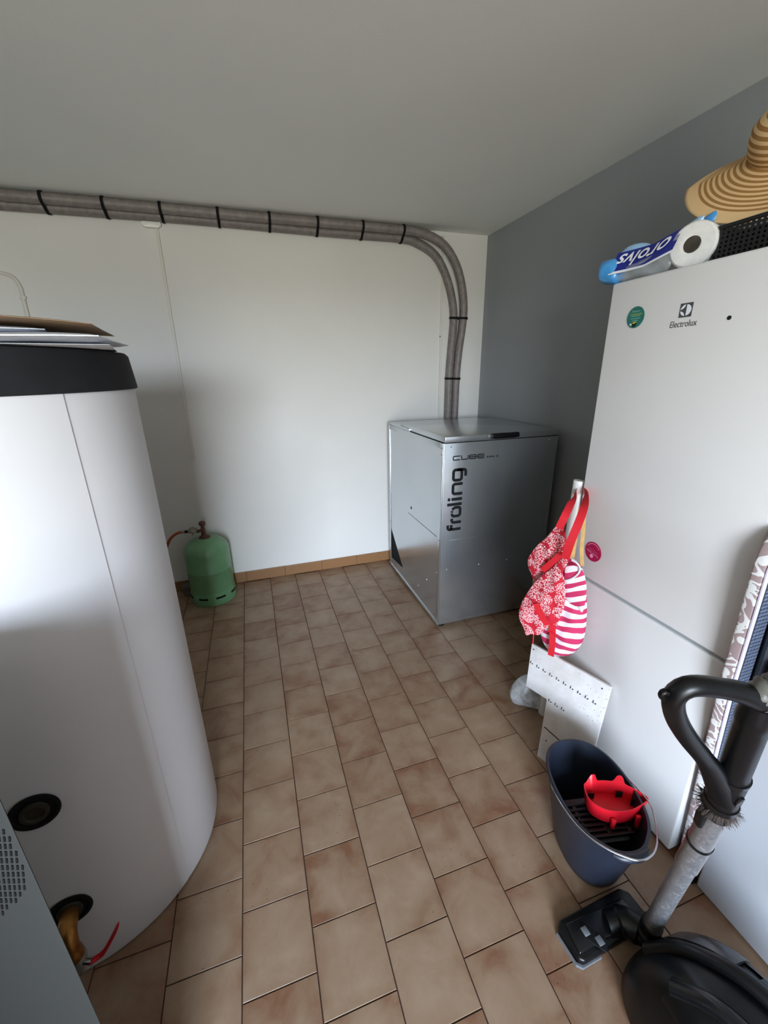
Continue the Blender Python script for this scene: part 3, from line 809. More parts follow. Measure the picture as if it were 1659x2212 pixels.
c2 = conduit('wall_conduit', [(1.448, YC, 2.46), (1.452, YC, 0.9)], 0.014, 'thin white conduit dropping behind the steel box beside the hoses')
MB().box(1.376, 1.456, BY - 0.018, BY, 2.452, 2.484).build('junction_box', MT['white_plastic'], c2, bevel=0.003)
MB().lathe([(0.0, 0.0), (0.005, 0.0), (0.004, 0.004), (0.0, 0.005)], (1.441, BY - 0.012, 1.80), (0, -1, 0), n=8).build('nail', MT['ink_grey'], c2)
c3 = thing('wall_conduit', 'bent painted conduit on the back wall above the white tank', 'conduit', (-1.16, YC, 1.45))
MB().tube(smooth_path([(-1.60, YC - 0.004, 2.118), (-1.30, YC - 0.004, 2.112), (-1.19, YC - 0.004, 2.095), (-1.155, YC - 0.004, 2.05), (-1.152, YC - 0.004, 1.95), (-1.165, YC - 0.004, 1.45)], 60), 0.0095, 10).build('pipe', MT['conduit'], c3)
MB().obox((-1.152, YC - 0.002, 1.985), (1, 0, 0), (0, 0, 1), (0, 1, 0), 0.016, 0.008, 0.009).build('clip', MT['conduit'], c3, bevel=0.002)

# ------------------------------------------------------------------ green gas bottle
GX, GY = -0.405, 2.925
gas = thing('gas_bottle', 'green steel gas bottle standing against the back wall', 'gas bottle', (GX, GY, 0))
prof = [(0.0, 0.035), (0.10, 0.045), (0.140, 0.06), (0.1475, 0.085), (0.150, 0.10), (0.150, 0.24), (0.1512, 0.243), (0.1512, 0.249), (0.150, 0.252), (0.150, 0.375)]
for i in range(1, 10):
    an = PI / 2 * i / 9
    prof.append((0.042 + 0.108 * math.cos(an), 0.375 + 0.095 * math.sin(an)))
prof += [(0.034, 0.472), (0.0, 0.473)]
MB().lathe(prof, (GX, GY, 0), n=56).build('shell', MT['green'], gas, angle=50)
foot = MB()
foot.lathe([(0.147, 0.0), (0.1525, 0.002), (0.1535, 0.01), (0.1535, 0.075), (0.1485, 0.098), (0.145, 0.095), (0.149, 0.073), (0.149, 0.004)], (GX, GY, 0), n=56)
ft = foot.build('foot_ring', MT['green'], gas, angle=50)
for q in range(8):
    a0 = math.radians(-112 + q * 45); mb = MB(); vs2 = []
    for i in range(9):
        an = a0 + math.radians(-12.5 + 25 * i / 8)
        for (r_, z_) in ((0.1532, 0.053), (0.1541, 0.053), (0.1541, 0.068), (0.1532, 0.068)):
            vs2.append((GX + r_ * math.cos(an), GY + r_ * math.sin(an), z_ + 0.004 * math.sin(0)))
    fs2 = [(i * 4 + k, (i + 1) * 4 + k, (i + 1) * 4 + (k + 1) % 4, i * 4 + (k + 1) % 4) for i in range(8) for k in range(4)] + [(0, 1, 2, 3), (32, 35, 34, 33)]
    mb.add(vs2, fs2).build('vent_slot', MT['black_matte'], ft, smooth=False)
neck = MB()
neck.prism([(0.040 * math.cos(PI * i / 4 + 0.3), 0.036 * math.sin(PI * i / 4 + 0.3)) for i in range(8)], (GX, GY, 0.462), (1, 0, 0), (0, 1, 0), (0, 0, 0.018))
neck.build('neck_collar', MT['rust'], gas, bevel=0.003)
vx = GX - 0.002
MB().lathe([(0.0, 0.478), (0.026, 0.478), (0.024, 0.487), (0.017, 0.492), (0.015, 0.515), (0.015, 0.540), (0.012, 0.545), (0.012, 0.560), (0.020, 0.565), (0.023, 0.575), (0.021, 0.586), (0.012, 0.592), (0.0, 0.593)], (vx, GY, 0), n=16).build('valve', MT['rust'], gas)
MB().tube([(vx, GY, 0.528), (vx - 0.028, GY - 0.004, 0.526)], 0.010, 12).build('outlet', MT['rust'], gas)
reg = thing('gas_regulator', 'grey gas regulator with orange hose on the green bottle', 'regulator', (-0.47, GY, 0.527))
MB().tube([(vx - 0.028, GY - 0.004, 0.526), (-0.455, GY - 0.006, 0.526)], [0.013, 0.009], 10).build('union_nut', MT['rust'], reg)
MB().lathe([(0.0, -0.010), (0.018, -0.010), (0.032, -0.002), (0.032, 0.006), (0.026, 0.018), (0.014, 0.026), (0.0, 0.028)], (-0.474, GY - 0.006, 0.530), n=22).build('diaphragm_body', MT['regulator'], reg)
MB().tube([(-0.474, GY - 0.006, 0.525), (-0.474, GY - 0.016, 0.505)], 0.005, 8).build('vent_nipple', MT['regulator'], reg)
MB().tube([(-0.500, GY - 0.006, 0.531), (-0.523, GY - 0.006, 0.533)], [0.009, 0.011], 10).build('connector', MT['black_matte'], reg)
MB().tube([(-0.520, GY - 0.006, 0.533), (-0.548, GY - 0.006, 0.535)], 0.0095, 10).build('ferrule', MT['regulator'], reg)
MB().tube(smooth_path([(-0.540, GY - 0.006, 0.535), (-0.575, GY - 0.006, 0.528), (-0.615, GY - 0.006, 0.500), (-0.645, GY - 0.006, 0.455), (-0.668, GY - 0.004, 0.40), (-0.70, GY, 0.33)], 30), 0.0095, 12).build('hose', MT['orange_hose'], reg, label='orange rubber gas hose')
pot = MB().lathe([(0.0, 0.0), (0.036, 0.0), (0.040, 0.004), (0.042, 0.05), (0.046, 0.054), (0.046, 0.062), (0.041, 0.064), (0.043, 0.072), (0.040, 0.080), (0.030, 0.084), (0.0, 0.085)], (-0.585, 3.020, 0.0005), n=28).build('small_can', MT['pot_grey'], loc=(-0.585, 3.02, 0))
tag(pot, 'small dull grey can on the floor behind the green bottle', 'can')

# ------------------------------------------------------------------ fridge freezer
FX, FY0, FY1, FZ, SZ = 1.166, 0.5985, 1.1936, 1.812, 0.781
fri = thing('fridge_freezer', 'tall white fridge freezer with two doors and round magnets', 'fridge', (FX + 0.31, (FY0 + FY1) / 2, 0))
MB().box(FX + 0.066, RX - 0.012, FY0 + 0.003, FY1 - 0.003, 0.028, FZ - 0.002).build('body', MT['fridge'], fri, bevel=0.006)
d1 = MB().box(FX, FX + 0.056, FY0, FY1, SZ + 0.006, FZ).build('upper_door', MT['fridge'], fri, bevel=0.007, seg=3)
d2 = MB().box(FX, FX + 0.056, FY0, FY1, 0.022, SZ - 0.006).build('lower_door', MT['fridge'], fri, bevel=0.007, seg=3)
MB().box(FX + 0.010, FX + 0.068, FY0 + 0.006, FY1 - 0.006, SZ - 0.0075, SZ + 0.0075).build('door_gap_trim', MT['gasket'], fri, smooth=False)
MB().box(FX + 0.056, FX + 0.066, FY0 + 0.012, FY1 - 0.012, 0.04, FZ - 0.012).build('door_seal', MT['gasket'], fri, smooth=False)
MB().box(FX + 0.03, RX - 0.03, FY0 + 0.02, FY1 - 0.02, 0.0005, 0.03).build('plinth', MT['black_matte'], fri, smooth=False)
# emblem
ey, ez = 0.9235, 1.7005
FR, FU = Vector((0, -1, 0)), Vector((0, 0, 1)); FN = Vector((-1, 0, 0))
em = MB().prism([(-0.0178, -0.0178), (0.0178, -0.0178), (0.0178, 0.0178), (-0.0178, 0.0178)], (FX - 0.0002, ey, ez), FR, FU, FN * 0.0006).build('emblem', MT['ink_grey'], d1, smooth=False)
e_m = MB()
def leaf(pts): e_m.prism(pts, (FX - 0.0009, ey, ez), FR, FU, FN * 0.0004)
rr_ = 0.0152
leaf(arc(0.0012, 0, rr_ - 0.0012, -88, 88, 14))                                         # right half disc
ul = arc(-0.0012, 0, rr_ - 0.001, 92, 175, 8); leaf(ul + [(-0.008, 0.0045), (-0.004, 0.0085)])
ll = arc(-0.0012, 0, rr_ - 0.001, 185, 268, 8); leaf(ll + [(-0.004, -0.0085), (-0.008, -0.0045)])
MB.build(e_m, 'emblem', MT['white_print'], d1, smooth=False)
text_mesh('Electrolux', 0.02, (FX - 0.0008, 0.962, 1.6585), FR, FU, shear=0.06, fit_w=0.077, fit_h=0.0165).build('lettering', MT['ink_grey'], d1, smooth=False)
MB().lathe([(0.0, 0.0), (0.0052, 0.0), (0.0052, 0.0008), (0.0, 0.001)], (FX, 0.805, 1.668), FN, n=20).build('sensor_dot', MT['ink'], d1)

def disc(c, r, t, material, name, parent, n_=40, ry=None):
    mb = MB().prism([(r * math.cos(2 * PI * i / n_), (ry or r) * math.sin(2 * PI * i / n_)) for i in range(n_)], c, FR, FU, FN * t)
    return mb.build(name, material, parent, smooth=False) if parent else mb
gm = thing('round_magnet', 'round green printed magnet high on the white fridge door', 'magnet', (FX - 0.001, 1.083, 1.7005))
GC = Vector((FX - 0.0005, 1.083, 1.7005))
disc(GC, 0.0305, 0.0014, MT['green_sticker'], 'disc', gm)
def patch(parent, c, pts, material, lift, name='print'): MB().prism(pts, c + FN * lift, FR, FU, FN * 0.0003).build(name, material, parent, smooth=False)
def rect(x0, x1, y0, y1): return [(x0, y0), (x1, y0), (x1, y1), (x0, y1)]
patch(gm, GC, rect(-0.018, 0.022, 0.0065, 0.0100), MT['lime'], 0.0015)
for (a_, b_, y_) in ((-0.014, 0.016, 0.0025), (-0.016, 0.018, -0.0045), (-0.010, 0.010, -0.0105)): patch(gm, GC, rect(a_, b_, y_, y_ + 0.0018), MT['mint'], 0.0015)
MB().ribbon([(-0.014 + 0.0011 * i, 0.0165 + 0.0028 * math.sin(i * 1.1) * (1.6 if i < 4 else 0.8)) for i in range(26)], 0.0011, GC + FN * 0.0016, FR, FU, FN * 0.0003).build('print', MT['mint'], gm, smooth=False)
patch(gm, GC, [(-0.009, -0.016), (0.004, -0.0125), (0.009, -0.014), (-0.002, -0.0185)], MT['yellow'], 0.0019)
patch(gm, GC, [(-0.009, -0.0165), (-0.002, -0.019), (0.008, -0.0145), (0.006, -0.026), (-0.005, -0.0285)], MT['ink'], 0.0015)
patch(gm, GC, rect(-0.016, -0.010, -0.022, -0.017), MT['white_print'], 0.0015)

pm_ = thing('round_magnet', 'round magenta magnet stuck upside down low on the fridge door', 'magnet', (FX - 0.001, 1.0975, 0.903))
PC = Vector((FX - 0.0005, 1.0975, 0.903))
disc(PC, 0.0375, 0.0018, MT['magenta'], 'disc', pm_)
th_ = math.radians(180 - 12); pr = FR * math.cos(th_) + FU * math.sin(th_); pu = -FR * math.sin(th_) + FU * math.cos(th_)
def ptxt(t, y0, w_, h_, mt): text_mesh(t, 0.01, PC + FN * 0.0022 + pr * (-w_ / 2) + pu * y0, pr, pu, bold=0.0002, fit_w=w_, fit_h=h_).build('print', mt, pm_, smooth=False)
ptxt('PLANET SUSHI', 0.0035, 0.056, 0.0055, MT['pink_print'])
ptxt('LIVRE-MOI', -0.0085, 0.044, 0.0085, MT['pink_soft'])
MB().prism(arc(0, 0, 0.0075, 0, 351, 20), PC + FN * 0.0018 + pu * 0.0185, FR, FU, FN * 0.0003).build('print', MT['pink_print'], pm_, smooth=False)
MB().ribbon(arc(0, 0, 0.0315, 32, 150, 20), 0.0022, PC + FN * 0.0018, FR, FU, FN * 0.0003).build('print', MT['pink_print'], pm_, smooth=False)

# ------------------------------------------------------------------ on the fridge: crate, paper roll pack, straw hat
T0 = FZ
crate = thing('storage_crate', 'black perforated plastic crate on the fridge under the straw hat', 'crate', (1.37, 0.80, T0 + 0.0005))
def plate_with_holes(o, ax, ay, nx, ny, w_, h_, t):
    """sheet with real square openings"""
    mb = MB(); cw, ch = w_ / nx, h_ / ny; b = 0.30
    n_ = Vector(ax).cross(Vector(ay)).normalized() * t
    for i in range(nx + 1):
        x_ = i * cw; mb.prism(rect(max(0, x_ - cw * b / 2 - 0.001), min(w_, x_ + cw * b / 2 + 0.001), 0, h_), o, ax, ay, n_)
    for j in range(ny + 1):
        y_ = j * ch; mb.prism(rect(0, w_, max(0, y_ - ch * b / 2 - 0.001), min(h_, y_ + ch * b / 2 + 0.001)), Vector(o) + n_ * 0.1, ax, ay, n_ * 0.8)
    return mb
KX0, KX1, KY0, KY1, KH = 1.235, 1.62, 0.61, 0.935, 0.082
plate_with_holes((KX0, KY1, T0 + 0.003), (0, -1, 0), (0, 0, 1), 26, 8, KY1 - KY0, KH, 0.003).build('side_wall', MT['crate'], crate, smooth=False)
plate_with_holes((KX0, KY1, T0 + 0.003), (1, 0, 0), (0, 0, 1), 28, 8, KX1 - KX0, KH, 0.003).build('side_wall', MT['crate'], crate, smooth=False)
plate_with_holes((KX0, KY0, T0 + 0.003), (1, 0, 0), (0, 0, 1), 28, 8, KX1 - KX0, KH, 0.003).build('side_wall', MT['crate'], crate, smooth=False)
plate_with_holes((KX1, KY1, T0 + 0.003), (0, -1, 0), (0, 0, 1), 26, 8, KY1 - KY0, KH, 0.003).build('side_wall', MT['crate'], crate, smooth=False)
MB().box(KX0 + 0.003, KX1 - 0.003, KY0 + 0.003, KY1 - 0.003, T0 + 0.0005, T0 + 0.005).build('bottom', MT['crate'], crate, smooth=False)
MB().box(KX0 + 0.01, KX1 - 0.01, KY0 + 0.01, KY1 - 0.01, T0 + 0.006, T0 + 0.070).build('dark_lining', MT['black_matte'], crate, smooth=False)
rim = MB(); rim.box(KX0 - 0.005, KX1 + 0.005, KY1 - 0.004, KY1 + 0.005, T0 + KH, T0 + KH + 0.008); rim.box(KX0 - 0.005, KX1 + 0.005, KY0 - 0.005, KY0 + 0.004, T0 + KH, T0 + KH + 0.008)
rim.box(KX0 - 0.005, KX0 + 0.004, KY0 + 0.004, KY1 - 0.004, T0 + KH, T0 + KH + 0.008); rim.box(KX1 - 0.004, KX1 + 0.005, KY0 + 0.004, KY1 - 0.004, T0 + KH, T0 + KH + 0.008)
rim.build('rim', MT['crate'], crate, smooth=False)

# pack of paper rolls: one roll left in the wrapper, end towards the room, the empty wrapper slumped beside it
RC = Vector((1.205, 0.975, T0 + 0.0585)); RA = Vector((0.94, 0.34, 0)).normalized()
pk = thing('paper_roll_pack', 'half-empty blue and clear wrapped paper roll pack on the fridge edge', 'paper rolls', (1.22, 1.05, T0))
roll = MB().lathe([(0.0205, 0.0), (0.052, 0.0), (0.0565, 0.004), (0.0575, 0.02), (0.0575, 0.20), (0.055, 0.205), (0.0205, 0.205), (0.0205, 0.0)], RC, RA, n=48)
ro = roll.build('roll', MT['tissue'], pk)
MB().lathe([(0.0195, -0.001), (0.0207, -0.001), (0.0207, 0.206), (0.0195, 0.206), (0.0195, -0.001)], RC, RA, n=32).build('cardboard_core', MT['card'], ro)
fl = MB().lathe([(0.0215, -0.008), (0.03, -0.009), (0.052, -0.005), (0.0585, 0.004), (0.0592, 0.05), (0.0592, 0.19)], RC, RA, n=48, radial=lambda an, k: 1 + 0.015 * math.sin(7 * an + k)); fl.f = [f for f in fl.f if len(f) == 4]
fl.build('clear_film', MT['film'], pk)
PAX = Vector((-0.10, 1.0, 0)).normalized()                    # from the roll towards the wall side of the wrapper
PO = Vector((1.195, 1.03, T0))
# slumped clear foot of the wrapper
MB().cushion([(0.0, 0.004), (0.09, 0.003), (0.165, 0.004), (0.172, 0.03), (0.15, 0.045), (0.08, 0.05), (0.0, 0.062)], PO, PAX, (0, 0, 1), 0.026, rings=8).build('slumped_film', MT['film'], pk)
def sheet(name, material, fn_, nu=20, nv=10, th=0.0008):
    mb = MB(); mb.grid(fn_, nu, nv); mb.build(name, material, pk); return mb
def band_pt(u, v):
    # printed band: curved sheet sagging over the slumped wrapper, rising to the roll
    s_ = u; yy = 0.205 - 0.188 * s_
    z_ = 0.042 + 0.056 * v + 0.062 * max(0, s_ - 0.60) ** 1.15
    x_ = -0.034 + 0.026 * v + 0.012 * s_ + 0.004 * math.sin(6 * s_)
    return PO + PAX * (yy - 0.04) + Vector((x_, 0, z_ - 0.012))
wr = MB(); wr.grid(lambda u, v: (band_pt(u, v), (u, v)), 24, 8); wr.build('printed_band', MT['navy_print'], pk)
wr = MB(); wr.grid(lambda u, v: (band_pt(u, -0.10 + 0.13 * v) + Vector((-0.001, 0, -0.001)), (u, v)), 24, 3); wr.build('white_border', MT['white_print'], pk)
# the word on the band, upside down as the pack lies
tm = text_mesh('orolvs', 1.0, (0, 0, 0), (1, 0, 0), (0, 1, 0), shear=0.28, bold=0.012, fit_w=1.0, fit_h=1.0)
tv = MB(); tv.f = tm.f
tv.v = [band_pt(0.88 - 0.80 * p.x, 0.80 - 0.62 * p.y) + Vector((-0.0022, 0, 0.0006)) for p in tm.v]
# reversed: the word runs right to left and hangs head down
tv.v = [band_pt(0.06 + 0.84 * (1 - p.x), 0.86 - 0.70 * p.y) + Vector((-0.0022, 0, 0.0008)) for p in tm.v]
tv.build('lettering', MT['white_print'], pk, smooth=False)
# blue folded end towards the wall, pale blue top folds
MB().cushion([(0.150, 0.001), (0.19, 0.002), (0.214, 0.014), (0.222, 0.05), (0.215, 0.072), (0.19, 0.075), (0.160, 0.070), (0.142, 0.035)], PO + Vector((-0.005, 0, 0)), PAX, (0, 0, 1), 0.035, rings=8, wave=lambda a_, b_, s_, sd: 0.004 * math.sin(a_ * 90 + b_ * 60) * sd * (1 - s_)).build('blue_wrapper_end', MT['blue_wrap'], pk)
MB().cushion([(0.08, 0.07), (0.13, 0.062), (0.185, 0.060), (0.205, 0.075), (0.17, 0.105), (0.13, 0.108), (0.09, 0.095)], PO + Vector((0.03, 0, 0)), PAX, (0, 0, 1), 0.02, rings=6).build('pale_wrapper_fold', MT['pale_blue_wrap'], pk)
MB().cushion([(-0.02, 0.045), (0.02, 0.045), (0.035, 0.08), (0.01, 0.105), (-0.02, 0.125), (-0.05, 0.13), (-0.04, 0.10)], PO + Vector((0.035, 0, 0)), PAX, (0, 0, 1), 0.012, rings=6).build('pale_wrapper_fold', MT['pale_blue_wrap'], pk)
MB().cushion([(-0.06, 0.115), (-0.02, 0.10), (0.0, 0.105), (-0.03, 0.128), (-0.06, 0.14)], PO + Vector((0.06, 0, 0)), PAX, (0, 0, 1), 0.008, rings=5).build('blue_wrapper_fold', MT['blue_wrap'], pk)

# straw hat lying tilted on the crate
hat_axis = Vector((-0.872, -0.509, 1.0)).normalized(); HO = Vector((1.432, 0.937, 2.056))
hat = thing('straw_hat', 'wide-brimmed striped straw hat resting on the black crate', 'hat', tuple(HO))
brim = []; uvb = []
NB = 18; RCR, RBR = 0.078, 0.216
for i in range(NB + 1):
    t = i / NB
    brim.append((RCR + (RBR - RCR) * t, 0.042 - 0.042 * t ** 0.8)); uvb.append(8.0 + 11.0 * t)
full = brim + [(brim[-1][0] - 0.001, brim[-1][1] - 0.003)] + [(r_ - 0.001, z_ - 0.003) for r_, z_ in brim[::-1]][1:]
def floppy(an, k):       # the upper back of the brim is turned in
    r_ = full[k][0]; s_ = max(0.40, 1 - 0.85 * max(0.0, math.sin(an)))
    return (RCR + (r_ - RCR) * s_) / r_
b1 = MB().lathe(full, HO, hat_axis, n=96, uvv=uvb + [uvb[-1]] + uvb[::-1][1:], radial=floppy)
b1.f = [f for f in b1.f if len(f) == 4]
b1.build('brim', MT['straw'], hat, angle=180)
crown = [(0.0785, 0.041), (0.084, 0.060), (0.085, 0.085), (0.080, 0.112), (0.066, 0.130), (0.042, 0.140), (0.0, 0.144)]
cr = MB().lathe(crown, HO, hat_axis, n=64, uvv=[7.9, 6.4, 4.8, 3.2, 1.9, 1.0, 0.0]); cr.f = [f for f in cr.f if len(f) == 4]
cr.build('crown', MT['straw'], hat, angle=180)

# ------------------------------------------------------------------ white appliance in the right foreground
AX, AY1 = 1.166, 0.505
app = thing('white_appliance', 'low white enamelled appliance beside the fridge, right edge', 'appliance', (AX + 0.31, AY1 - 0.3, 0))
MB().box(AX + 0.022, RX - 0.02, AY1 - 0.60, AY1, 0.02, 0.85).build('body', MT['freezer'], app, bevel=0.004)
MB().box(AX, AX + 0.020, AY1 - 0.60, AY1 - 0.001, 0.012, 0.845).build('front_panel', MT['freezer'], app, bevel=0.005, seg=3)
MB().box(AX + 0.05, RX - 0.05, AY1 - 0.57, AY1 - 0.03, 0.0005, 0.022).build('plinth', MT['black_matte'], app, smooth=False)

# ------------------------------------------------------------------ folded ironing board in the gap
IY = 0.553
iron = thing('ironing_board', 'folded ironing board with mauve leaf-print cover beside the fridge', 'ironing board', (1.22, IY, 0))
def board_outline(inset=0.0, x_left=1.122, x_right=1.46, zb=0.05, zt=1.262):
    pts = []
    for i in range(13):        # rounded nose at the top
        an = PI * i / 12; cxm = (x_left + x_right) / 2; rx_ = (x_right - x_left) / 2 - inset
        pts.append((cxm + rx_ * math.cos(an), zt - 0.17 + (0.17 - inset) * math.sin(an)))
    pts.append((x_left + 0.008 + inset, 0.75)); pts.append((x_left + 0.040 + inset, 0.37)); pts.append((x_left + 0.068 + inset, zb + inset))
    pts.append((x_right - 0.03 - inset, zb + inset))
    return pts
def bo(inset, y, depth, mt, name, uvs=False):
    mb = MB().prism(board_outline(inset), (0, y, 0), (1, 0, 0), (0, 0, 1), (0, depth, 0))
    for i, p in enumerate(mb.v): mb.uv[i] = (p.x * 0.6 + p.y * 1.0, p.z)
    return mb.build(name, mt, iron, bevel=0.006 if depth > 0.01 else 0.0, seg=3)
bo(0.0, IY + 0.002, 0.030, MT['cover'], 'cover')
hemm = MB(); ol = board_outline(0.0065)
hemm.ribbon(ol, 0.013, (0, IY + 0.0015, 0), (1, 0, 0), (0, 0, 1), (0, -0.003, 0), closed=True)
hemm.build('hem', MT['hem'], iron, smooth=False)
bo(0.012, IY - 0.001, 0.002, MT['dark_frame'], 'backing')
msh = MB()
for k in range(100):
    z = 0.08 + k * 0.0112
    xl = 1.122 + 0.013 + (0.008 * (1.09 - z) / 0.34 if z > 0.75 else 0.008 + 0.032 * (0.75 - z) / 0.38 if z > 0.37 else 0.040 + 0.028 * (0.37 - z) / 0.32)
    if z > 1.10: continue
    for q in range(4):
        x_ = xl + 0.004 + q * 0.0105
        msh.prism([(x_, z), (x_ + 0.0062, z + 0.0015), (x_ + 0.0085, z + 0.009), (x_ + 0.0023, z + 0.0075)], (0, IY - 0.0011, 0), (1, 0, 0), (0, 0, 1), (0, -0.0025, 0))
stuff(msh.build('mesh_panel', MT['steel_blue'], iron, smooth=False))
MB().tube([(1.192, IY - 0.014, 1.12), (1.198, IY - 0.014, 0.70), (1.215, IY - 0.014, 0.35), (1.235, IY - 0.014, 0.05)], 0.011, 10).build('leg', MT['dark_frame'], iron)
MB().tube([(1.215, IY - 0.026, 1.0), (1.205, IY - 0.026, 0.70), (1.185, IY - 0.026, 0.35), (1.172, IY - 0.026, 0.030)], 0.011, 10).build('leg', MT['black'], iron)
MB().box(1.205, 1.26, IY - 0.030, IY - 0.004, 0.55, 1.16).build('support_rail', MT['dark_frame'], iron, bevel=0.003)
MB().lathe([(0.0, 0.0), (0.017, 0.0), (0.019, 0.012), (0.015, 0.03), (0.0, 0.032)], (1.172, IY - 0.026, 0.0005), n=14).build('rubber_foot', MT['black_matte'], iron)
MB().lathe([(0.0, -0.016), (0.012, -0.016), (0.014, -0.008), (0.014, 0.008), (0.012, 0.016), (0.0, 0.016)], (1.235, IY - 0.033, 0.88), (0, 0, 1), n=14).build('foot_cap', MT['white_plastic'], iron)

# ------------------------------------------------------------------ L-shaped white board leaning on the fridge
BO = Vector((0.994, 1.052, 0.001)); BU = Vector((0.34, -0.94, 0)).normalized(); BV = Vector((0.088, 0.032, 0.44)).normalized(); BN = BU.cross(BV).normalized()
if BN.x > 0: BN = -BN      # towards the room
lb = thing('shelf_board', 'L-shaped white laminate board with peg holes leaning on the fridge', 'board', tuple(BO + BU * 0.1))
poly = [(0.0, 0.0), (0.198, 0.0), (0.192, 0.452), (-0.138, 0.452), (-0.119, 0.259), (-0.020, 0.259)]
MB().prism(poly, BO, BU, BV, -BN * 0.014).build('panel', MT['board'], lb, bevel=0.0012)
def on_board(u, v, lift=0.0): return BO + BU * u + BV * v + BN * lift
def pegs(u, v):
    mb = MB()
    mb.prism([(-0.0022, -0.005), (0.0012, -0.005), (0.0012, 0.006), (-0.0022, 0.006)], on_board(u - 0.005, v), BU, BV, BN * 0.0012)
    mb.prism(arc(0, 0, 0.0030, 0, 315, 7), on_board(u + 0.004, v - 0.003), BU, BV, BN * 0.0012)
    mb.build('peg_hole', MT['ink_grey'], lb, smooth=False)
    MB().prism([(-0.0045, -0.0035), (0.0055, -0.0035), (0.0045, 0.001), (-0.002, 0.0)], on_board(u + 0.003, v - 0.006), BU, BV, BN * 0.0008).build('peg_chip', MT['white_print'], lb, smooth=False)
for i in range(10): pegs(-0.118 + 0.0302 * i, 0.372 - 0.0010 * i)
for i in range(3): pegs(-0.005 + 0.028 * i, 0.262)
for (u, v) in ((-0.125, 0.432), (0.165, 0.430), (0.02, 0.09)):
    MB().prism(arc(0, 0, 0.0032, 0, 330, 11), on_board(u, v), BU, BV, BN * 0.0008).build('screw_hole', MT['ink_grey'], lb, smooth=False)
MB().prism([(-0.002, 0.139), (0.0, 0.144), (0.095, 0.128), (0.094, 0.124)], on_board(0, 0), BU, BV, BN * 0.001).build('brown_crack', MT['rust'], lb, smooth=False)

# ------------------------------------------------------------------ plastic bag on the floor behind the board
pb = MB().cushion([(-0.075, 0.002), (0.0, 0.0), (0.075, 0.002), (0.088, 0.06), (0.06, 0.12), (0.02, 0.17), (-0.03, 0.165), (-0.075, 0.12), (-0.095, 0.05)], (1.135, 1.30, 0.001), Vector((0.8, -0.6, 0)), (0, 0, 1), 0.05, rings=10,
                   wave=lambda a_, b_, s_, sd: 0.008 * math.sin(a_ * 70 + b_ * 40) * (1 - s_))
tag(pb.build('plastic_bag', MT['bag_film'], loc=(1.135, 1.30, 0), angle=60), 'crumpled translucent plastic bag on the tiles behind the white board', 'plastic bag')
tag(MB().cushion([(-0.03, 0.0), (0.03, 0.0), (0.04, 0.05), (0.015, 0.085), (-0.03, 0.07), (-0.042, 0.03)], (1.14, 1.30, 0.012), Vector((0.8, -0.6, 0)), (0, 0, 1), 0.022, rings=6).build('dark_bundle', MT['card'], loc=(1.14, 1.30, 0.01)), 'small grey bundle inside the translucent plastic bag', 'bundle')

# ------------------------------------------------------------------ pole and the two bags hung on it beside the fridge
pole = thing('broom_pole', 'white flat pole standing upright beyond the fridge corner', 'pole', (1.165, 1.238, 0))
MB().tube([(1.165, 1.238, 0.001), (1.176, 1.228, 1.141)], 0.0215, 16, squash=0.8).build('shaft', MT['white_plastic'], pole)
MB().tube([(1.1758, 1.2282, 1.138), (1.1762, 1.228, 1.146)], [0.0222, 0.021], 16, squash=0.8).build('end_cap', MT['white_plastic'], pole)

GA = Vector((1.135, 1.06, 0)); GD = Vector((-0.145, 0.22, 0)).normalized(); GNrm = Vector((-0.22, -0.145, 0)).normalized()
BASEZ = Vector((0, 0, 1))
def on_bag_plane(px, py, off=0.0):
    d = R_RIGHT * ((px - 829.5) / F_PX) - R_UP * ((py - 1106.0) / F_PX) + R_FWD
    A_ = GA + GNrm * off
    t = (A_ - CAM).dot(GNrm) / d.dot(GNrm); p = CAM + d * t
    return ((p - A_).dot(GD), p.z), p
def outline_of(pts, off): return [on_bag_plane(x_, y_, off)[0] for x_, y_ in pts]
def bagmesh(pts, off, thick, wave=None, rings=14, sub=4, puff=0.5):
    return MB().cushion(outline_of(pts, off), GA + GNrm * off, GD, BASEZ, thick, rings=rings, wave=wave, sub=sub, puff=puff)
def strap(pts, off, w_, name, mt, parent):
    path = [on_bag_plane(x_, y_, o_)[1] for (x_, y_), o_ in zip(pts, off)]
    path = smooth_path(path, 28); mb = MB(); vs2 = []
    for i, p in enumerate(path):
        t = (path[min(i + 1, 27)] - path[max(i - 1, 0)]).normalized(); s_ = t.cross(GNrm).normalized()
        for (a_, b_) in ((-1, 0), (1, 0), (1, 1), (-1, 1)): vs2.append(p + s_ * (w_ / 2 * a_) + GNrm * (0.003 * b_))
    fs2 = [(i * 4 + k, (i + 1) * 4 + k, (i + 1) * 4 + (k + 1) % 4, i * 4 + (k + 1) % 4) for i in range(27) for k in range(4)] + [(0, 1, 2, 3), (108, 111, 110, 109)]
    return mb.add(vs2, fs2).build(name, mt, parent)

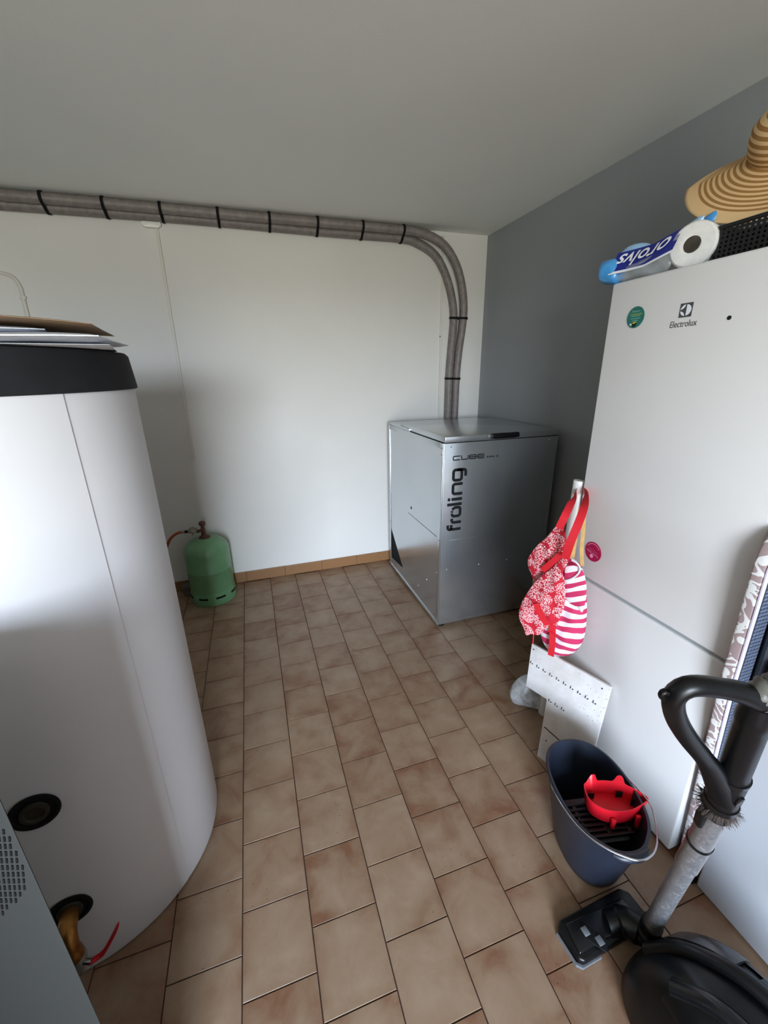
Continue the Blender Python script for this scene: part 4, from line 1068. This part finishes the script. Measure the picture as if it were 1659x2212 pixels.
sb = thing('striped_bag', 'pink and white striped cloth bag hanging at the fridge corner', 'bag', (1.08, 1.15, 0.42))
bagmesh([(1222, 1204), (1243, 1210), (1258, 1228), (1265, 1262), (1268, 1310), (1265, 1360), (1256, 1392), (1235, 1413), (1212, 1418), (1190, 1410), (1172, 1385), (1166, 1350), (1180, 1310), (1205, 1260), (1215, 1225)], 0.012, 0.042,
        wave=lambda a_, b_, s_, sd: (0.006 * math.sin(a_ * 75 + b_ * 14) + 0.004 * math.sin(a_ * 31 - b_ * 50)) * (1 - s_ ** 2)).build('body', MT['stripe'], sb, angle=80)
flap = MB().cushion(outline_of([(1221, 1228), (1240, 1222), (1258, 1232), (1266, 1258), (1266, 1292), (1258, 1322), (1247, 1312), (1222, 1292)], 0.064), GA + GNrm * 0.064, GD, BASEZ, 0.008, rings=6)
for i in list(flap.uv): u_, v_ = flap.uv[i]; flap.uv[i] = (u_ + 0.6 * v_, v_ + 0.55 * u_)
flap.build('flap', MT['stripe'], sb, angle=80)
MB().tube(smooth_path([on_bag_plane(x_, y_, 0.074)[1] for x_, y_ in ((1216, 1256), (1235, 1250), (1248, 1240), (1253, 1228), (1246, 1216), (1235, 1210))], 24), 0.0035, 8).build('piping', MT['paper'], sb)
strap([(1262, 1092), (1262, 1115), (1260, 1150), (1257, 1185), (1258, 1222)], [-0.02, 0.0, 0.01, 0.012, 0.012], 0.013, 'handle', MT['tan'], sb)
strap([(1256, 1095), (1250, 1122), (1243, 1160), (1236, 1205)], [-0.02, 0.0, 0.01, 0.012], 0.016, 'handle', MT['tan'], sb)

rb = thing('flower_bag', 'red cloth bag with white dotted flowers hanging beside the steel box', 'bag', (1.03, 1.23, 0.45))
def crumple(k, a0):
    def w_(a_, b_, s_, sd):
        fold = 0.55 * math.sin(a_ * 62 + b_ * 44 + a0) + 0.35 * math.sin(a_ * 120 - b_ * 36 + 2 * a0) + 0.3 * abs(math.sin(a_ * 30 + b_ * 85 + a0))
        return k * fold * (1 - s_ ** 4)
    return w_
bagmesh([(1199, 1139), (1209, 1137), (1217, 1136), (1221, 1152), (1224, 1175), (1222, 1215), (1217, 1262), (1187, 1300), (1158, 1302), (1152, 1270), (1149, 1243), (1142, 1228), (1140, 1210), (1147, 1196), (1160, 1179), (1178, 1163)], 0.035, 0.018, wave=crumple(0.0065, 0.4), sub=3, puff=0.75).build('upper_part', MT['flower'], rb, angle=80)
bagmesh([(1222, 1201), (1227, 1205), (1226, 1216), (1216, 1237), (1219, 1250), (1221, 1270), (1221, 1300), (1216, 1318), (1209, 1335), (1203, 1352), (1192, 1356), (1178, 1358), (1172, 1366), (1162, 1372), (1148, 1370), (1136, 1372), (1131, 1356), (1123, 1340), (1121, 1322), (1128, 1300), (1138, 1283), (1152, 1262), (1172, 1243), (1194, 1226), (1210, 1210)], 0.080, 0.020, wave=crumple(0.0075, 1.7), sub=3, puff=0.75).build('lower_part', MT['flower'], rb, angle=80)
strap([(1262, 1058), (1254, 1057), (1245, 1060), (1237, 1080), (1222, 1112), (1208, 1141)], [-0.13, -0.155, -0.12, -0.02, 0.05, 0.06], 0.027, 'strap', MT['red_strap'], rb)
strap([(1261, 1058), (1265, 1068), (1262, 1095), (1249, 1132), (1233, 1170), (1221, 1207)], [-0.12, -0.05, 0.03, 0.085, 0.11, 0.112], 0.028, 'strap', MT['red_strap'], rb)
strap([(1215, 1195), (1192, 1215), (1172, 1232)], [0.075, 0.075, 0.07], 0.022, 'trim_band', MT['red_strap'], rb)
strap([(1158, 1303), (1168, 1325), (1182, 1350)], [0.108, 0.110, 0.106], 0.025, 'trim_band', MT['red_strap'], rb)
strap([(1193, 1350), (1194, 1366), (1193, 1392), (1190, 1416)], [0.085, 0.085, 0.08, 0.07], 0.023, 'hanging_strap', MT['red_strap'], rb)
MB().tube([on_bag_plane(x_, y_, 0.09)[1] for x_, y_ in ((1183, 1362), (1206, 1374))], 0.004, 8).build('buckle', MT['red'], rb)
MB().tube([on_bag_plane(x_, y_, 0.07)[1] for x_, y_ in ((1153, 1365), (1152, 1378), (1151, 1390))], 0.0022, 6).build('draw_cord', MT['red_strap'], rb)

# ------------------------------------------------------------------ mop bucket with red wringer
BC = Vector((0.905, 0.70, 0))
bk = thing('mop_bucket', 'dark blue-grey oval mop bucket with wire handle by the fridge', 'bucket', tuple(BC))
BROT = math.radians(-12)
def bucket_pt(an, t, inner=0.0):
    """an round the oval (0 = +x), t 0 bottom .. 1 rim"""
    rx_ = 0.083 + 0.040 * t ** 0.9 - inner; ry_ = 0.112 + 0.060 * t ** 0.9 - inner
    c_, s_ = math.cos(an), math.sin(an)
    pw = 0.86
    x_ = rx_ * math.copysign(abs(c_) ** pw, c_); y_ = ry_ * math.copysign(abs(s_) ** pw, s_)
    if s_ < -0.86: y_ -= 0.010 * t * (abs(s_) - 0.86) / 0.14          # pouring lip towards the camera
    z_ = 0.285 * t + (0.018 * t ** 6) * (0.5 + 0.5 * s_)
    X_ = x_ * math.cos(BROT) - y_ * math.sin(BROT); Y_ = x_ * math.sin(BROT) + y_ * math.cos(BROT)
    return BC + Vector((0.012 * (1 - t) + X_, Y_, z_ + 0.001))
NA = 72
bm_ = MB(); ts = [0.0, 0.03, 0.1, 0.3, 0.5, 0.7, 0.85, 0.93, 0.97, 1.0]
outer_rows = [[bucket_pt(2 * PI * j / NA, t, 0.006 if t == 0 else 0) for j in range(NA)] for t in ts]
inner_rows = [[bucket_pt(2 * PI * j / NA, t, 0.0045) for j in range(NA)] for t in (1.0, 0.85, 0.5, 0.2, 0.03)]
rows = [[BC + Vector((0.012, 0, 0.001))] * NA] + outer_rows + inner_rows + [[BC + Vector((0.012, 0, 0.012))] * NA]
for r_ in rows: bm_.v += [Vector(p) for p in r_]
for i in range(len(rows) - 1):
    for j in range(NA): bm_.f.append((i * NA + j, i * NA + (j + 1) % NA, (i + 1) * NA + (j + 1) % NA, (i + 1) * NA + j))
bm_.build('shell', MT['bucket'], bk, weld=True, angle=50)
MB().tube([bucket_pt(2 * PI * j / NA, 1.0) + Vector((0, 0, -0.004)) for j in range(NA + 1)], 0.0042, 8, caps=False).build('rim', MT['bucket'], bk)
lip = [bucket_pt(math.radians(a_), 0.985) + Vector((0, 0, -0.003)) for a_ in (248, 256, 264, 270, 276, 284, 292)]
lipd = (bucket_pt(math.radians(270), 1) - BC); lipd.z = 0; lipd.normalize()
MB().tube([p + lipd * 0.010 for p in lip], [0.006, 0.011, 0.012, 0.012, 0.012, 0.011, 0.006], 12).build('pouring_lip', MT['bucket'], bk)
pL = bucket_pt(math.radians(172), 0.90); pR = bucket_pt(math.radians(8), 0.90)
arcp = [pL + Vector((0.010, 0.012, 0.012)), pL + Vector((-0.006, 0.006, 0.018)), pL + Vector((-0.010, -0.02, 0.012))]
for a_ in (195, 210, 225, 240, 255): q = bucket_pt(math.radians(a_), 1.0, -0.010); arcp.append(q + Vector((0, 0, 0.004)))
for a_ in (270, 285, 300): q = bucket_pt(math.radians(a_), 1.0, -0.013); arcp.append(q + Vector((0, -0.010, 0.006)))
for a_ in (315, 330, 345): q = bucket_pt(math.radians(a_), 1.0, -0.016); arcp.append(q + Vector((0, 0, 0.005)))
arcp += [pR + Vector((0.014, 0.02, 0.016)), pR + Vector((0.002, 0.012, 0.014))]
MB().tube(smooth_path(arcp, 90), 0.0024, 8).build('wire_handle', MT['chrome'], bk, label='thin metal wire handle')
gr = MB()
# black grate across the near half of the bucket
pz = 0.232
def in_local(x_, y_, z_): return BC + Vector((x_ * math.cos(BROT) - y_ * math.sin(BROT), x_ * math.sin(BROT) + y_ * math.cos(BROT), z_))
ex = (in_local(1, 0, 0) - in_local(0, 0, 0)); ey_ = (in_local(0, 1, 0) - in_local(0, 0, 0))
for k in range(7): gr.obox(in_local(0, -0.005 - 0.016 * k, pz), ex, ey_, (0, 0, 1), 0.102 * math.sqrt(1 - ((0.010 + 0.016 * k) / 0.158) ** 2), 0.0042, 0.004)
for sx in (-1, 0, 1): gr.obox(in_local(sx * 0.066, -0.050, pz - 0.004), ey_, ex, (0, 0, 1), 0.052, 0.006, 0.006)
wri = thing('mop_wringer', 'red plastic wringer cup on a black grate inside the bucket', 'wringer', tuple(in_local(0, -0.05, pz)))
gr.build('grate', MT['black'], wri, bevel=0.001)
gr2 = MB()
gr2.prism([(-0.100, 0.02), (0.100, 0.02), (0.100, -0.03), (0.084, -0.08), (0.05, -0.115), (-0.05, -0.115), (-0.084, -0.08), (-0.100, -0.03)], in_local(0, 0, pz - 0.014), ex, ey_, (0, 0, 0.006))
gr2.build('tray', MT['black'], wri, bevel=0.001)
# the cup: leaf-shaped wall, blunt on the left, pointed on the right
WC = Vector((0.945, 0.655, 0)); wx_ = Vector((0.92, -0.34, 0)).normalized(); wy_ = Vector((0.34, 0.92, 0)).normalized()
leafp = [(-0.088, 0.018), (-0.080, 0.040), (-0.045, 0.050), (0.0, 0.052), (0.045, 0.042), (0.085, 0.014), (0.096, -0.004), (0.080, -0.016), (0.04, -0.036), (0.0, -0.046), (-0.045, -0.044), (-0.078, -0.026), (-0.089, -0.004)]
lpv = smooth_path([Vector((x_, y_, 0)) for x_, y_ in leafp + [leafp[0]]], 73)[:72]
cup = MB(); ZB, ZT = 0.240, 0.297
def cup_pt(j, z_, shrink):
    p = lpv[j] * shrink
    return WC + wx_ * p.x + wy_ * p.y + Vector((0, 0, z_))
def top_z(j):
    p = lpv[j]; b = 0.0
    if p.y > 0.02:
        for cx_ in (-0.055, 0.030): b = max(b, 0.030 * math.exp(-((p.x - cx_) / 0.013) ** 4))
    return ZT + b
rowsc = [[cup_pt(j, ZB, 0.90) for j in range(72)], [cup_pt(j, ZB + 0.02, 0.94) for j in range(72)], [cup_pt(j, top_z(j), 1.0) for j in range(72)], [cup_pt(j, top_z(j), 0.965) for j in range(72)], [cup_pt(j, ZB + 0.006, 0.87) for j in range(72)], [WC + Vector((0, 0, ZB + 0.005))] * 72]
for r_ in rowsc: cup.v += r_
for i in range(5):
    for j in range(72): cup.f.append((i * 72 + j, i * 72 + (j + 1) % 72, (i + 1) * 72 + (j + 1) % 72, (i + 1) * 72 + j))
cup.build('cup', MT['red'], wri, weld=True, angle=60)
for (x_, y_) in ((-0.028, -0.047), (0.052, -0.034)):
    c_ = WC + wx_ * x_ + wy_ * y_
    MB().prism([(-0.006, 0.03), (-0.004, -0.012), (0.0, -0.020), (0.005, -0.012), (0.008, 0.03)], c_ + Vector((0, 0, ZB)), wx_, (0, 0, 1), -wy_ * 0.010).build('tab', MT['red'], wri, bevel=0.0015)
for (x_, y_) in ((-0.060, 0.030), (0.032, 0.038), (0.065, 0.012)):
    c_ = WC + wx_ * x_ + wy_ * y_
    MB().prism([(-0.010, 0.004), (0.010, 0.004), (0.010, 0.028), (-0.010, 0.028)], c_ + Vector((0, 0, ZB + 0.004)) - wy_ * 0.003, wx_, (0, 0, 1), -wy_ * 0.0015).build('drain_slot', MT['black_matte'], wri, smooth=False)

# ------------------------------------------------------------------ vacuum cleaner
vac = thing('vacuum_cleaner', 'black canister vacuum cleaner with silver tube and loop handle', 'vacuum cleaner', (0.86, 0.2, 0))
VB = unproj(1408, 1998, 1.12); VT = unproj(1553, 1745, 0.80); VD = (VT - VB).normalized()
tube_ = MB().tube([VB, VB + (VT - VB) * 0.62], 0.0205, 28).build('lower_tube', MT['alu'], vac)
t2 = MB().tube([VB + (VT - VB) * 0.60, VB + (VT - VB) * 0.985], 0.0228, 28).build('upper_tube', MT['alu'], vac)
q = VB + (VT - VB) * 0.78
MB().tube([q - VD * 0.004, q + VD * 0.004], 0.0244, 28).build('clamp_ring', MT['black_gloss'], t2)
q = VB + (VT - VB) * 0.985
MB().tube([q - VD * 0.008, q + VD * 0.03], [0.0242, 0.025], 28).build('end_sleeve', MT['black_gloss'], t2)
sidev = VD.cross(R_FWD).normalized()
if sidev.dot(R_RIGHT) < 0: sidev = -sidev
backv = (R_FWD - VD * R_FWD.dot(VD)).normalized()
q = VB + (VT - VB) * 0.70
MB().prism([(-0.045, 0.0), (0.06, 0.0), (0.05, 0.024), (0.015, 0.040), (-0.03, 0.036)], q + sidev * 0.018 - backv * 0.008, VD, sidev * 0.8 + backv * 0.5, backv * 0.018).build('park_clip', MT['black'], t2, bevel=0.004)
q = VB + (VT - VB) * 0.99
MB().prism([(-0.06, 0.0), (0.03, 0.0), (0.03, 0.012), (-0.01, 0.017), (-0.05, 0.012)], q - sidev * 0.021 - backv * 0.008, VD, -sidev, backv * 0.016).build('slide_lock', MT['black'], t2, bevel=0.004)
def hd(px, py): return unproj(px, py, 1.0 / (1.25 + 0.357 * (1745 - py) / 245.0))
hand = MB()
ax0, ax1 = hd(1556, 1730), hd(1640, 1520)
axp = smooth_path([ax0, hd(1580, 1680), hd(1610, 1600), hd(1630, 1545), hd(1642, 1516)], 24)
hpart = hand.tube(axp, [0.026] * 2 + [0.0255] * 6 + [0.0235] * 12 + [0.025, 0.0235, 0.022, 0.021], 26).build('handle_tube', MT['charcoal'], vac)
gp = [hd(1563, 1712), hd(1541, 1668), hd(1517, 1632), hd(1488, 1596), hd(1466, 1562), hd(1455, 1530), hd(1457, 1504), hd(1478, 1486), hd(1510, 1481), hd(1555, 1486), hd(1600, 1495), hd(1640, 1512)]
gpath = smooth_path(gp, 60)
gr_r = []
for i in range(60):
    t = i / 59
    gr_r.append(0.0145 + 0.012 * max(0, 1 - t / 0.28) + 0.0015 * math.sin(PI * t) + 0.004 * max(0, (t - 0.85) / 0.15))
MB().tube(gpath, gr_r, 18).build('grip', MT['black'], hpart)
MB().tube(smooth_path([hd(1460, 1498), hd(1445, 1497), hd(1434, 1494), hd(1429, 1503), hd(1440, 1512), hd(1452, 1520)], 20), 0.005, 10).build('grip_spur', MT['black'], hpart)
MB().tube([axp[0] - VD * 0.006, axp[0] + VD * 0.008], 0.0285, 26).build('collar', MT['black_gloss'], hpart)
MB().tube([axp[7] - VD * 0.003, axp[7] + VD * 0.006], 0.0268, 26).build('collar', MT['black_gloss'], hpart)
q = axp[4]
MB().obox(q - backv * 0.026, VD, sidev, backv, 0.012, 0.006, 0.0025).build('slider', MT['black_gloss'], hpart, bevel=0.001)
# stowed dusting brush at the joint
br = MB(); rnd = random.Random(3)
q = axp[0] - VD * 0.012
for k in range(420):
    an = rnd.uniform(0, 2 * PI); o_ = sidev * math.cos(an) + backv * math.sin(an)
    L_ = rnd.uniform(0.008, 0.020); d_ = (o_ * 0.8 - VD * rnd.uniform(0.1, 0.9)).normalized()
    p0 = q + o_ * 0.024 + VD * rnd.uniform(-0.004, 0.004); s_ = d_.cross(VD).normalized() * 0.0006
    br.add([p0 - s_, p0 + s_, p0 + d_ * L_ + s_ * 0.4, p0 + d_ * L_ - s_ * 0.4], [(0, 1, 2, 3)])
stuff(br.build('dusting_bristles', MT['bristle'], hpart, smooth=False))
MB().tube([q - VD * 0.006, q + VD * 0.006], 0.0262, 20).build('brush_ring', MT['black_matte'], hpart)
# ribbed hose from the handle round to the canister
hs = [hd(1632, 1535), hd(1644, 1508), hd(1664, 1482), (0.80, 0.26, 1.12), (0.90, 0.14, 1.0), (0.99, 0.0, 0.78), (0.99, -0.06, 0.5), (0.93, 0.0, 0.32), (0.88, 0.06, 0.235)]
hs = [Vector(p) for p in hs]
ribbed(hs, 0.018, 0.009, 0.0045, 20).build('hose', MT['hose_grey'], vac, angle=50)
# floor head
HC = Vector((0.0, 0.0, 0.0))
hb_ = MB()
fx, fy = Vector((1, 0.03, 0)).normalized(), Vector((-0.03, 1, 0)).normalized(); ho = Vector((0.815, 0.517, 0))
headp = [(-0.132, -0.040), (-0.120, -0.050), (0.118, -0.050), (0.130, -0.035), (0.128, 0.028), (0.108, 0.046), (-0.120, 0.046), (-0.136, 0.034)]
hb_.prism(headp, ho + Vector((0, 0, 0.003)), fx, fy, (0, 0, 0.026))
head = hb_.build('floor_head', MT['black'], vac, bevel=0.006, seg=3)
MB().prism([(-0.125, -0.036), (0.10, -0.038), (0.09, 0.022), (-0.115, 0.030)], ho + Vector((0, 0, 0.026)), fx, fy, (0, 0, 0.012)).build('head_cover', MT['black_gloss'], head, bevel=0.005, seg=3)
MB().prism([(-0.139, -0.042), (-0.126, -0.054), (-0.060, -0.054), (-0.060, -0.050), (-0.122, -0.049), (-0.135, -0.038), (-0.139, 0.03), (-0.142, 0.03)], ho + Vector((0, 0, 0.001)), fx, fy, (0, 0, 0.010)).build('edge_brush', MT['pedal'], head)
for k in range(2):
    MB().obox(ho + fx * (-0.075 + 0.022 * k) + fy * (-0.004 - 0.030 * k) + Vector((0, 0, 0.039)), fx, fy, (0, 0, 1), 0.009, 0.0105, 0.0025).build('pedal', MT['pedal'], head, bevel=0.0015)
MB().obox(ho + fx * -0.064 + fy * -0.02 + Vector((0, 0, 0.0372)), fx * 0.6 - fy * 0.8, fx * 0.8 + fy * 0.6, (0, 0, 1), 0.038, 0.016, 0.0022).build('pedal_frame', MT['charcoal'], head, bevel=0.002)
np_ = smooth_path([ho + fx * 0.0 + fy * -0.010 + Vector((0, 0, 0.034)), ho + fx * 0.045 + fy * -0.028 + Vector((0, 0, 0.045)), VB - VD * 0.055 + Vector((-0.01, 0, -0.005)), VB - VD * 0.02, VB + VD * 0.012], 26)
MB().tube(np_, [0.030] * 5 + [0.036] * 8 + [0.031] * 6 + [0.0255] * 7, 20).build('swivel_neck', MT['black'], head)
# canister body
CC = Vector((0.872, 0.215, 0.0))
def can_pt(u, v):
    """u round the plan, v from the floor edge (0) to the top (1)"""
    an = 2 * PI * u
    c_, s_ = math.cos(an), math.sin(an)
    z_ = 0.02 + 0.235 * math.sin(v * PI / 2) ** 1.0
    k = math.cos(v * PI / 2) ** 0.62 if v < 1 else 0.0
    rx_ = 0.162 * k; ry_ = 0.218 * k
    pw = 0.72
    x_ = rx_ * math.copysign(abs(c_) ** pw, c_); y_ = ry_ * math.copysign(abs(s_) ** pw, s_)
    if y_ > 0: z_ *= 1 - 0.30 * (y_ / 0.218) ** 1.6
    return CC + Vector((x_, y_, z_))
cb = MB(); cb.grid(lambda u, v: (can_pt(u, v), (u, v)), 64, 20, closed_u=True)
cb.f.append(tuple(range(63, -1, -1)))
body = cb.build('canister_body', MT['charcoal'], vac, angle=60, weld=True)
def on_can(x_, y_, lift=0.0):
    rx_, ry_, pw = 0.162, 0.218, 0.72
    k = (abs(x_ / rx_) ** (2 / pw) + abs(y_ / ry_) ** (2 / pw)) ** (pw / 2)
    k = min(k, 0.999); cv = k ** (1 / 0.62); sv = math.sqrt(max(0, 1 - cv * cv))
    z_ = 0.02 + 0.235 * sv
    if y_ > 0: z_ *= 1 - 0.30 * (y_ / ry_) ** 1.6
    return CC + Vector((x_, y_, z_ + lift))
MB().tube(smooth_path([on_can(-0.05, 0.19, 0.004), on_can(-0.012, 0.14, 0.010), on_can(0.03, 0.05, 0.014), on_can(0.055, -0.05, 0.012), on_can(0.06, -0.14, 0.008)], 40), 0.017, 14, squash=0.7).build('carry_handle', MT['black'], body)
MB().tube(smooth_path([on_can(-0.095, 0.10, 0.0), on_can(-0.06, 0.03, 0.002), on_can(-0.035, -0.06, 0.002), on_can(-0.03, -0.15, 0.0)], 36), 0.020, 14, squash=0.6).build('dust_cup_rib', MT['black_gloss'], body)
MB().tube(smooth_path([on_can(-0.138, 0.05, -0.006), on_can(-0.11, 0.0, -0.002), on_can(-0.10, -0.10, -0.002)], 30), 0.010, 12).build('trim_ridge', MT['charcoal'], body)
def can_patch(x0, x1, y0, y1, lift, slant=0.0, nx=8, ny=12):
    mb = MB()
    def top(u, v):
        y_ = y0 + (y1 - y0) * v; x_ = x0 + (x1 - x0) * u + slant * (v - 0.5)
        return on_can(x_, y_, lift), (u, v)
    mb.grid(top, nx, ny); o1 = len(mb.v)
    mb.grid(lambda u, v: (top(u, v)[0] - Vector((0, 0, lift + 0.004)), (u, v)), nx, ny)
    W2 = nx + 1; bd = [j for j in range(W2)] + [i * W2 + W2 - 1 for i in range(1, ny + 1)] + [ny * W2 + j for j in range(W2 - 2, -1, -1)] + [i * W2 for i in range(ny - 1, 0, -1)]
    for i in range(len(bd)):
        a_, b_ = bd[i], bd[(i + 1) % len(bd)]; mb.f.append((a_, b_, o1 + b_, o1 + a_))
    return mb
can_patch(0.030, 0.100, 0.07, 0.185, 0.012, -0.035).build('smoked_window', MT['smoke'], body)
can_patch(0.095, 0.128, -0.06, 0.11, 0.006, -0.03).build('side_panel', MT['black'], body)
can_patch(0.062, 0.094, -0.02, 0.035, 0.007, -0.012).build('foot_switch', MT['charcoal'], body)
can_patch(-0.135, -0.075, -0.05, 0.10, 0.005, 0.03).build('side_panel', MT['black'], body)
for sx in (-1, 1):
    MB().lathe([(0.0, -0.02), (0.085, -0.02), (0.092, -0.012), (0.092, 0.008), (0.082, 0.016), (0.055, 0.018), (0.05, 0.012), (0.0, 0.014)], CC + Vector((sx * 0.138, -0.10, 0.0935)), (sx, 0, 0), n=36).build('wheel', MT['black_matte'], body)
MB().lathe([(0.0, -0.012), (0.014, -0.012), (0.016, -0.006), (0.016, 0.006), (0.014, 0.012), (0.0, 0.012)], CC + Vector((0, 0.165, 0.0165)), (1, 0, 0), n=18).build('caster', MT['black_matte'], body)
